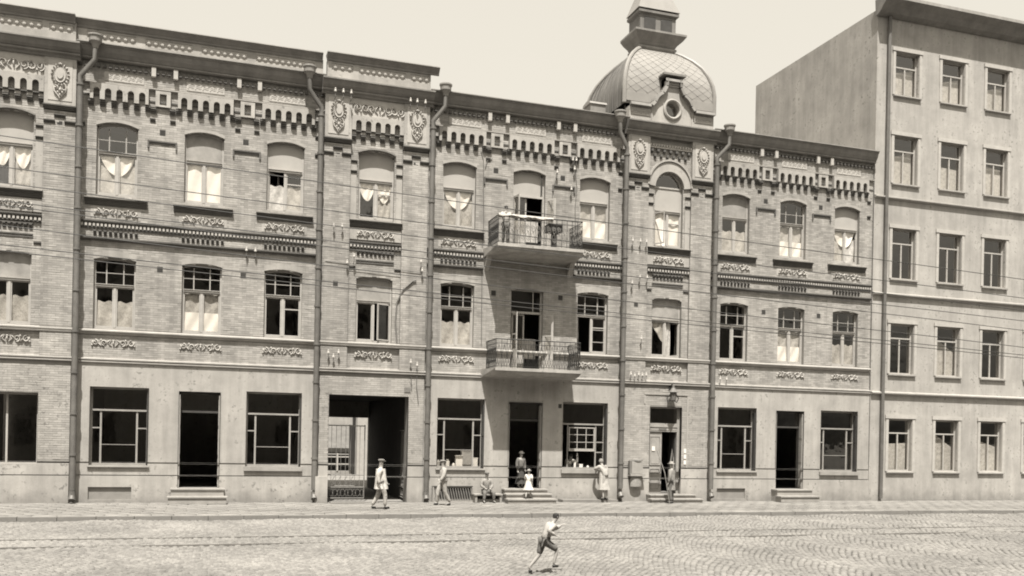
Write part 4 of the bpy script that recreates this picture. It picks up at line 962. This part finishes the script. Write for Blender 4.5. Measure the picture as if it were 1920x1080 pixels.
gate_leaf(lambda x, z: (-6.93+x, .52, z), 1.38, (-6.93, .52, 0), 'left leaf of the iron passage gate, closed, with scroll panels at its foot')
gate_leaf(lambda x, z: (-4.04+x*.06, .56+x, z*.95), 1.30, (-4.04, .56, 0), 'right leaf of the iron passage gate, folded back along the passage wall')
tag(put('door_slab_stones', M().box(-6.9, -5.2, -.75, -.25, -.03, .03), 'kerb'), 'worn threshold stones lying before the closed gate leaf', 'threshold')

# ---- courtyard seen through the passage
cy = thing('courtyard_house', 'plastered courtyard building with a wide opening seen through the gate passage', 'building', (-3, 22, 0))
put('wall', wall_mesh(-9.5, 1.5, -.1, 6.0, 22, 22.4, [op(-5.2, -2.98, .25, 3.02)]), 'plaster', cy)
put('pier', M().box(-2.60, -1.66, 21.75, 21.999, -.05, 5.5), 'relief', cy); put('downpipe', M().tube([(-2.78,21.85,0),(-2.78,21.85,5.6)], .09, 8), 'iron', cy)
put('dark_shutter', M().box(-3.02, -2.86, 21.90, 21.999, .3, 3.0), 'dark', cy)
m = M(); 
for z in (1.05, .62): m.box(-5.2, -2.98, 22.0, 22.06, z, z+.07)
m.box(-3.75, -3.66, 21.95, 21.998, .25, 1.3); put('rail_fence', m, 'frame', cy)
put('roof', M().run([(21.7,6.0),(26.5,8.0),(26.5,6.0)], -9.6, 1.6), 'roofmetal', cy)
sh = thing('courtyard_shed', 'low shed with a grey shingled roof behind the courtyard opening', 'shed', (-2, 30, 0))
put('roof', M().add([(-9,29,1.25),(3,29,1.2),(3,33,3.6),(-9,33,3.9),(-9,29,1.15),(3,29,1.1),(3,33,3.5),(-9,33,3.8)], [(0,1,2,3),(7,6,5,4),(0,4,5,1),(1,5,6,2),(2,6,7,3),(3,7,4,0)]), 'shed', sh)
put('wall', M().box(-8.8, 2.8, 29.3, 29.5, -.05, 1.05), 'darkwood', sh); put('ridge_board', M().add([(-9,32.9,3.95),(3,32.9,3.65),(3,32.9,3.85),(-9,32.9,4.15),(-9,33.1,3.95),(3,33.1,3.65),(3,33.1,3.85),(-9,33.1,4.15)], [(0,1,2,3),(7,6,5,4),(0,4,5,1),(1,5,6,2),(2,6,7,3),(3,7,4,0)]), 'paper', sh)
q = M(); q.add([(-30,.3,-.025),(30,.3,-.025),(30,60,-.025),(-30,60,-.025)], [(0,1,2,3)]); put('courtyard_ground', q, 'flag', kind='structure')

# ---- neighbour house on the right, taller and plastered
NB = thing('neighbour_house', 'taller plain plastered tenement adjoining the brick house on its right side', 'building', (21, 0, 0))
nx0, nx1 = 16.45, 32.0; nops = []
for k in range(6):
    for z0, h in ((1.3, 2.3), (5.6, 2.2), (9.8, 2.2), (14.0, 2.1), (17.9, 1.9)): nops.append(op(nx0+1.0+k*2.55, nx0+2.25+k*2.55, z0, z0+h))
put('wall', wall_mesh(nx0, nx1, -.05, 21.5, -.02, .4, nops), 'plaster', NB)
put('back_wall', M().box(nx0+.31, nx1, 5.0, 5.3, -.05, 21.5), 'interior', NB)
m = M()
for z in (4.6, 8.9, 13.2, 17.1, 21.2): m.box(nx0+.31, nx1, .41, 5.0, z, z+.25)
put('floors', m, 'interior', NB); put('side_wall', M().box(nx0, nx0+.3, .41, 9.5, -.05, 21.5), 'plaster', NB)
for z in (4.75, 9.1, 13.35): put('string_course', M().run([(.0,z+.06),(-.16,z),(-.16,z-.05),(-.08,z-.10),(.0,z-.12)], nx0, nx1), 'stone', NB)
pn_ = put('drain_pipe', M().tube([(17.0,-.15,21.2),(17.0,-.15,.1)], .08, 8), 'pipe', NB); put('cornice', M().run([(.05,21.9),(-.75,21.85),(-.78,21.7),(-.5,21.5),(-.3,21.3),(-.1,21.2),(.0,21.2)], nx0-.1, nx1), 'cornice', NB)
for o in nops:
    x0, x1, z0, z1 = o['x0'], o['x1'], o['z0'], o['z1']; c = (x0+x1)/2
    q = frame_rect(M(), x0, x1, z0, z1, .14, .06, .06); q.box(c-.03, c+.03, .14, .19, z0+.06, z1-.65); q.box(x0+.06, x1-.06, .13, .19, z1-.65, z1-.59)
    fr = put('window', q, 'frame', NB); put('pane', M().add([(x0+.06,.17,z0+.06),(x1-.06,.17,z0+.06),(x1-.06,.17,z1-.06),(x0+.06,.17,z1-.06)], [(0,1,2,3)]), 'glass', fr)
    put('window_sill', M().run([(.0,z0),(-.12,z0-.02),(-.12,z0-.08),(.0,z0-.12)], x0-.12, x1+.12), 'stone', fr)
    m = M(); m.box(x0-.16, x0-.02, -.055, -.018, z0, z1); m.box(x1+.02, x1+.16, -.055, -.018, z0, z1); m.box(x0-.2, x1+.2, -.08, -.018, z1+.02, z1+.18); put('architrave', m, 'relief', fr)
    if random.random() < .6: put('curtain', M().add([(x0+.06,.3,z0+.06),(x1-.06,.3,z0+.06),(x1-.06,.3,z0+random.uniform(.9,1.9)),(x0+.06,.3,z0+random.uniform(.9,1.9))], [(0,1,2,3)]), 'lace', fr)

# ---- unseen houses added across the street, tall and close to cut sky light
for k, (xa, xb, hh) in enumerate([(-46, -30, 16.5), (-30, -15, 18.5), (-15, 2, 17.5), (2, 18, 19.5), (18, 36, 17)]):
    OH = thing('sky_blocking_house', ['low', 'second', 'middle', 'tallest', 'last'][k]+' plastered house in the unseen row across the street, added behind the viewer to block sky light', 'building', ((xa+xb)/2, -37, 0))
    ops = [op(x, x+1.2, z, z+2.2) for x in np.arange(xa+1, xb-1.5, 2.6) for z in (1.2, 5.4, 9.4, 13.2)]
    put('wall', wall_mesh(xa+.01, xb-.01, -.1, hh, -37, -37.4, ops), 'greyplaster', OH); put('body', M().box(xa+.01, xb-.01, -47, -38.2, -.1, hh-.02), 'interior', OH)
    put('roof', M().run([(-36.4,hh),(-36.4,hh+.2),(-42,hh+3),(-47.5,hh+.2),(-47.5,hh)], xa+.01, xb-.01), 'roofmetal', OH)
    for o in ops: put('window', frame_rect(M(), o['x0'], o['x1'], o['z0'], o['z1'], -37.25, .06, .06).box(o['x0']+.57, o['x0']+.63, -37.24, -37.2, o['z0']+.06, o['z1']-.06), 'frame', OH)

# ---- overhead wires along the street
WIRES = [((-8.29,9.63),(4.44,9.15),'highest'),((-8.28,8.86),(4.46,8.42),'second highest'),((-8.27,8.44),(4.47,7.98),'third'),((-8.26,8.0),(4.48,7.57),'fourth'),
         ((-8.26,7.83),(4.48,7.31),'fifth'),((-8.25,7.29),(4.48,6.73),'sixth'),((-5.02,6.72),(2.65,6.43),'seventh'),((-5.02,6.58),(2.65,6.30),'lowest')]
for (xa, za), (xb, zb), nm in WIRES:
    sl_w = (zb-za)/(xb-xa); X0, X1 = -26, 30; pts = []
    for i in range(33):
        x = X0+(X1-X0)*i/32; sag = -.10*(1-((x+2)/15)**2) if abs(x+2) < 15 else 0
        pts.append((x, -7.0, za+sl_w*(x-xa)+sag*.6))
    tag(put('overhead_wire', M().tube(pts, .013, 5), 'wire'), nm+' of the thin overhead wires strung along the street in front of the facade', 'wire', 'overhead wires above the street')

# ------------------------------------------------------------ people
def skin_obj(name, pts, edges, rad, m, parent, root=0, sub=1):
    fat = 1.28 if name in ('shirt', 'trousers') else 1.12; rad = [r*fat if r > .012 else r for r in rad]
    me = bpy.data.meshes.new(name); me.from_pydata([tuple(p) for p in pts], edges, []); me.materials.append(MT[m])
    o = bpy.data.objects.new(name, me); COL.objects.link(o); WL[o] = Vector((0,0,0))
    o.parent = parent; o.matrix_parent_inverse = Matrix.Translation(-WL[parent])
    md = o.modifiers.new('Skin', 'SKIN'); md.branch_smoothing = .6; md.use_smooth_shade = True
    for i, r in enumerate(rad): me.skin_vertices[0].data[i].radius = (r, r) if not isinstance(r, tuple) else r
    me.skin_vertices[0].data[root].use_root = True
    sb = o.modifiers.new('Subsurf', 'SUBSURF'); sb.levels = sub; sb.render_levels = sub
    return o
BASE = dict(pel=(0,0,.53), wai=(0,0,.62), che=(0,-.005,.745), nek=(0,0,.845), hb=(0,-.008,.885), hc=(0,-.012,.93), ht=(0,-.008,.975),
    shL=(-.098,0,.805), elL=(-.13,.01,.645), wrL=(-.125,-.03,.50), shR=(.098,0,.805), elR=(.13,.01,.645), wrR=(.125,-.03,.50),
    hiL=(-.052,0,.51), knL=(-.055,-.01,.285), anL=(-.058,.015,.045), toL=(-.062,-.09,.018),
    hiR=(.052,0,.51), knR=(.055,-.01,.285), anR=(.058,.015,.045), toR=(.062,-.09,.018))
def person(label, loc, h, yaw, pose={}, shirt='greycloth', trousers='darkcloth', sleeves=True, skirt=None, coat=None, hat=None, shoes='shoe', hair='hair', legs='skin', shorts=False, group=None):
    J = dict(BASE); J.update(pose); R = Matrix.Rotation(yaw, 3, 'Z'); L0 = Vector(loc)
    def w(p): return L0+(R @ Vector(p))*h
    P = {k: w(v) for k, v in J.items()}; t = thing('person', label, 'person', loc, group)
    names = list(J); idx = {k: i for i, k in enumerate(names)}; pts = [P[k] for k in names]
    E = [('pel','wai'),('wai','che'),('che','nek'),('nek','hb'),('hb','hc'),('hc','ht'),('che','shL'),('shL','elL'),('elL','wrL'),('che','shR'),('shR','elR'),('elR','wrR'),
         ('pel','hiL'),('hiL','knL'),('knL','anL'),('anL','toL'),('pel','hiR'),('hiR','knR'),('knR','anR'),('anR','toR')]
    rr = dict(pel=.062,wai=.056,che=.066,nek=.028,hb=.036,hc=.044,ht=.026,shL=.034,shR=.034,elL=.022,elR=.022,wrL=.014,wrR=.014,hiL=.05,hiR=.05,knL=.032,knR=.032,anL=.02,anR=.02,toL=.016,toR=.016)
    rad = [rr[k]*h for k in names]; edges = [(idx[a], idx[b]) for a, b in E]
    for s in 'LR':                                    # palm and five fingers
        wv = Vector(J['wr'+s]); d = (wv-Vector(J['el'+s])).normalized(); side = Vector((1,0,0)) if abs(d.x) < .8 else Vector((0,0,1)); side = (side-d*side.dot(d)).normalized()
        curl = d.cross(side).normalized()
        if curl.y > 0: curl = -curl
        pm = wv+d*.035; pts.append(w(pm)); rad.append(.013*h); pi_ = len(pts)-1; edges.append((idx['wr'+s], pi_))
        for k in range(5):
            if k < 4: a = pm+side*(k-1.5)*.0105+d*.012; b = a+d*(.024-.003*abs(k-1.4))+curl*.006; c = b+d*.012+curl*.014
            else: a = pm+side*(.018)-d*.008; b = a+d*.014+side*.012; c = b+d*.014
            for q in (a, b, c): pts.append(w(q)); rad.append(.0052*h)
            n_ = len(pts); edges += [(pi_, n_-3), (n_-3, n_-2), (n_-2, n_-1)]
    skin_obj('body', pts, edges, rad, legs if False else 'skin', t)
    def sub(name, ks, es, grow, m, radf=None):
        ii = {k: i for i, k in enumerate(ks)}; return skin_obj(name, [P[k] for k in ks], [(ii[a], ii[b]) for a, b in es], [((radf or {}).get(k, rr[k])+grow)*h for k in ks], m, t)
    ks = ['pel','wai','che','shL','shR','elL','elR']; es = [('pel','wai'),('wai','che'),('che','shL'),('che','shR'),('shL','elL'),('shR','elR')]
    if sleeves: ks += ['wrL','wrR']; es += [('elL','wrL'),('elR','wrR')]
    sub('shirt', ks, es, .012, shirt, {'pel': .064, 'che': .072, 'wai': .06})
    if trousers:
        ks = ['pel','hiL','hiR','knL','knR']+([] if shorts else ['anL','anR']); es = [('pel','hiL'),('pel','hiR'),('hiL','knL'),('hiR','knR')]+([] if shorts else [('knL','anL'),('knR','anR')])
        sub('trousers', ks, es, .008, trousers, {'pel': .048, 'hiL': .044, 'hiR': .044})
    if skirt or coat:
        m, zt, zb, rt, rb = (skirt or coat)
        up_, dn = Vector(J['wai'] if skirt else J['che']), Vector(((J['knL'][0]+J['knR'][0])/2, (J['knL'][1]+J['knR'][1])/2, 0)); rg = []
        for i in range(9):
            f = i/8; z = zb+(zt-zb)*f; k = (z-dn.z)/max(up_.z-dn.z, .01)
            p = w((dn.x+(up_.x-dn.x)*min(1,k), dn.y+(up_.y-dn.y)*min(1,k), z)); r = (rb+(rt-rb)*f**.8)*h; rg.append((p.x, p.y, p.z, r*1.08, r*.9))
        q = M(); q.rings(rg, 24, lambda f, a: (1-f)*.07*math.sin(a*7+1)); put('skirt' if skirt else 'coat', q, m, t, smooth=True)
    for s in 'LR':
        a, b = Vector(J['an'+s]), Vector(J['to'+s]); hl = a+(a-b)*.25; hl.z = b.z+.006
        if shoes: skin_obj('shoe', [w(hl), w((a+b)/2*1.0+Vector((0,0,-.008))), w(b)], [(0,1),(1,2)], [.024*h, .026*h, .021*h], shoes, t)
    hc = Vector(J['hc']); fwd = Vector((0,-1,0)) if 'fwd' not in pose else Vector(pose['fwd'])
    def hp(dx, dy, dz): f = fwd; rt_ = Vector((-f.y, f.x, 0)); return w(hc+rt_*dx+f*dy+Vector((0,0,dz)))
    q = M(); p = hp(0, .045, -.006); q.blob(p, .008*h, .012*h, .013*h); put('nose', q, 'skin', t, smooth=True)
    for s in (-1, 1):
        p = hp(s*.019, .040, .006); put('eye', M().blob(p, .006*h, .004*h, .004*h), 'hair', t); p = hp(s*.046, 0, -.004); put('ear', M().blob(p, .006*h, .011*h, .015*h), 'skin', t)
    p = hp(0, .042, -.024); put('mouth', M().blob(p, .012*h, .004*h, .003*h), 'midcloth', t)
    c = hp(0, -.008, .016); q = M(); q.rings([(c.x,c.y,c.z-.03*h,.046*h,.046*h),(c.x,c.y,c.z,.051*h,.051*h),(c.x,c.y,c.z+.028*h,.044*h,.044*h),(c.x,c.y,c.z+.044*h,.02*h,.02*h)], 12)
    if hair and not hat or hair == 'long': put('hair', q, 'hair', t, smooth=True)
    if hat:
        kind, m = hat; c = hp(0, 0, .022); q = M()
        if kind == 'cap': q.rings([(c.x,c.y,c.z,.052*h,.052*h),(c.x,c.y,c.z+.02*h,.066*h,.066*h),(c.x,c.y,c.z+.036*h,.058*h,.058*h),(c.x,c.y,c.z+.043*h,.02*h,.02*h)], 14); v = hp(0, .055, .022); q.blob(v, .036*h, .026*h, .006*h, 10)
        if kind == 'brim': q.rings([(c.x,c.y,c.z,.095*h,.095*h),(c.x,c.y,c.z+.008*h,.095*h,.095*h),(c.x,c.y,c.z+.010*h,.054*h,.054*h),(c.x,c.y,c.z+.052*h,.048*h,.048*h),(c.x,c.y,c.z+.058*h,.02*h,.02*h)], 16)
        if kind == 'cloche': q.rings([(c.x,c.y,c.z-.020*h,.060*h,.060*h),(c.x,c.y,c.z,.055*h,.055*h),(c.x,c.y,c.z+.034*h,.048*h,.048*h),(c.x,c.y,c.z+.050*h,.02*h,.02*h)], 14)
        put('hat', q, m, t, smooth=True)
    return t
stride = dict(knL=(-.055,-.10,.30), anL=(-.055,-.10,.06), toL=(-.055,-.20,.03), knR=(.055,.03,.285), anR=(.055,.15,.07), toR=(.055,.07,.02), elL=(-.13,.05,.65), wrL=(-.13,.02,.50), elR=(.13,-.04,.65), wrR=(.125,-.12,.54))
person('pedestrian in white with a flat cap walking right past the gateway', (-5.62, -3.3, 0), 1.66, PI/2*.9, stride, 'whitecloth', 'palecloth', coat=('whitecloth', .80, .40, .085, .125), hat=('cap', 'greycloth'))
person('pedestrian in pale grey clothes walking past the slanting cellar bars', (-3.15, -1.9, 0), 1.62, -PI/2*.9, stride, 'palecloth', 'palecloth', hat=('cap', 'greycloth'))
# boy on the plank step
sit = dict(pel=(0,.0,.27), wai=(0,.0,.37), che=(0,-.03,.50), nek=(0,-.04,.60), hb=(0,-.05,.645), hc=(0,-.055,.69), ht=(0,-.05,.735), shL=(-.10,-.03,.565), shR=(.10,-.03,.565),
    elL=(-.15,-.06,.42), wrL=(-.08,-.19,.36), elR=(.15,-.06,.42), wrR=(.06,-.20,.36), hiL=(-.06,0,.26), hiR=(.06,0,.26), knL=(-.10,-.24,.27), knR=(.13,-.24,.27), anL=(-.12,-.25,.045), anR=(.14,-.22,.045), toL=(-.13,-.34,.018), toR=(.16,-.31,.018))
person('boy in a cap and grey jacket seated on the low plank step', (-1.12, -.42, -.0), 1.50, 0, sit, 'greycloth', 'midcloth', hat=('cap', 'midcloth'))
person('woman in a wide pale hat and dark dress standing in the shop doorway', (.42, .12, .50), 1.42, .3, {}, 'midcloth', None, skirt=('darkcloth', .66, .12, .062, .14), hat=('brim', 'palecloth'))
person('small child in a white dress and round pale hat on the shop steps', (.36, -1.0, .17), 1.10, 2.6, stride, 'whitecloth', None, sleeves=False, skirt=('whitecloth', .68, .30, .062, .17), hat=('brim', 'palecloth'))
lean = dict(pel=(0,.02,.53), wai=(0,-.01,.625), che=(0,-.07,.74), nek=(0,-.12,.83), hb=(0,-.14,.865), hc=(0,-.15,.91), ht=(0,-.145,.955), shL=(-.10,-.09,.80), shR=(.10,-.09,.80),
    elL=(-.15,-.20,.72), wrL=(-.07,-.26,.76), elR=(.15,-.20,.72), wrR=(.05,-.27,.76))
person('woman in a long pale coat leaning on the right shop window sill', (3.62, -.66, .10), 1.62, PI+.35, lean, 'palecloth', None, coat=('palecloth', .82, .24, .075, .135), hat=('cloche', 'greycloth'))
person('shopkeeper in a white shirt inside the right shop window', (2.62, .85, .34), 1.55, .3, dict(lean), 'whitecloth', 'darkcloth')
person('figure in grey coat and hat standing on the low steps by the entrance door', (6.18, -1.25, .0), 1.62, -2.4, {}, 'greycloth', 'midcloth', coat=('greycloth', .80, .32, .078, .10), hat=('brim', 'palecloth'))
person('child with bare dark hair looking out over the upper balcony rail', (-.72, -.95, 9.56), 1.48, 0, dict(elL=(-.16,-.10,.70), wrL=(-.10,-.20,.74), elR=(.16,-.10,.70), wrR=(.10,-.20,.74)), 'palecloth', 'midcloth')
run = dict(pel=(0,0,.50), wai=(0,-.04,.59), che=(0,-.10,.70), nek=(0,-.15,.79), hb=(0,-.18,.82), hc=(0,-.20,.87), ht=(0,-.20,.915), shL=(-.10,-.12,.76), shR=(.10,-.12,.76), elL=(-.15,-.0,.66), wrL=(-.14,-.12,.60),
    elR=(.14,-.22,.66), wrR=(.10,-.33,.72), hiL=(-.055,0,.49), hiR=(.055,0,.49), knL=(-.06,-.20,.36), anL=(-.06,-.14,.15), toL=(-.06,-.23,.10), knR=(.06,.06,.27), anR=(.06,.22,.09), toR=(.06,.17,.01))
person('child in a white shirt and dark shorts running across the cobbled road', (-4.95, -17.2, -.11), 1.22, PI/2*1.05, run, 'palecloth', 'midcloth', hat=None, shorts=True)
# slender pole leaning by the entrance steps
tag(put('leaning_pole', M().tube([(5.55,-1.2,2.05),(5.72,-1.55,1.2),(5.85,-1.75,.02)], .018, 6), 'greyiron'), 'slender pole standing in front of the entrance door of the dome bay', 'pole')

# ---- loose things on balconies and in shop windows
t = thing('pedestal_table', 'dark little pedestal table on the upper balcony', 'table', (1.16, -1.0, 9.56))
put('table_top', M().box(.88, 1.44, -1.2, -.75, 10.18, 10.46), 'darkwood', t); put('pedestal', M().box(1.09, 1.25, -1.05, -.90, 9.60, 10.18), 'darkwood', t); put('foot', M().box(.98, 1.36, -1.15, -.80, 9.56, 9.60), 'darkwood', t)
q = M(); vs = []; fs = []; n = 26
for i in range(n+1):
    x = -1.12+2.15*i/n; zt = 10.63
    for dy, dz in ((.10, -.10-.02*math.sin(i)), (.03, .01), (-.03, .012), (-.045, -.03-.02*math.sin(i*.9)), (-.04, -.06-.025*math.sin(i*.7))): vs.append((x, -1.30+dy, zt+dz))
for i in range(n):
    for k in range(4): fs.append((i*5+k, (i+1)*5+k, (i+1)*5+k+1, i*5+k+1))
q.add(vs, fs); tag(put('hanging_cloth', q, 'whitecloth', smooth=True), 'white cloth draped along the handrail of the upper balcony', 'cloth')
def tin(name, label, x, y, z, w, h, m, round_=False):
    q = M(); q.rings([(x,y,z,w,w),(x,y,z+h*.8,w,w),(x,y,z+h*.85,w*.6,w*.6),(x,y,z+h,w*.5,w*.5)], 10) if round_ else q.box(x-w, x+w, y-w*.5, y+w*.5, z, z+h).box(x-w*1.1, x+w*1.1, y-w*.55, y+w*.55, z+h+.002, z+h+.03)
    tag(put(name, q, m), label, name.replace('_', ' '), 'goods shown in the shop windows')
zb = 1.252; L_ = shopL['x0']
tin('jar', 'small pale jar at the left end of the left shop window', L_+.18, .42, zb, .07, .30, 'palecloth', True)
tin('glass_jar', 'white jar beside the big carton in the left shop window', L_+.55, .45, zb, .08, .32, 'paper', True)
tin('carton', 'tall white carton in the middle of the left shop window', L_+.98, .42, zb, .13, .44, 'paper')
tin('display_card', 'wide pale display card leaning in the left shop window', L_+1.32, .60, zb, .20, .62, 'palecloth')
tin('tin_box', 'pale tin at the right end of the left shop window', L_+1.62, .40, zb, .09, .36, 'paper')
tin('jar', 'low jar in the middle of the left shop window front', L_+.76, .36, zb, .06, .18, 'paper', True)
R_ = shopR['x0']
tin('bottle', 'pale bottle by the shopkeeper in the right shop window', R_+.72, .42, zb, .05, .36, 'paper', True)
tin('tin_box', 'small white tin on the right shop window board', R_+.95, .36, zb, .07, .16, 'paper')
tin('bottle', 'tall slim bottle in the right shop window', R_+.85, .50, zb, .045, .62, 'greycloth', True)
tin('jar', 'little white jar near the leaning woman in the right shop window', R_+1.25, .36, zb, .05, .14, 'paper', True)
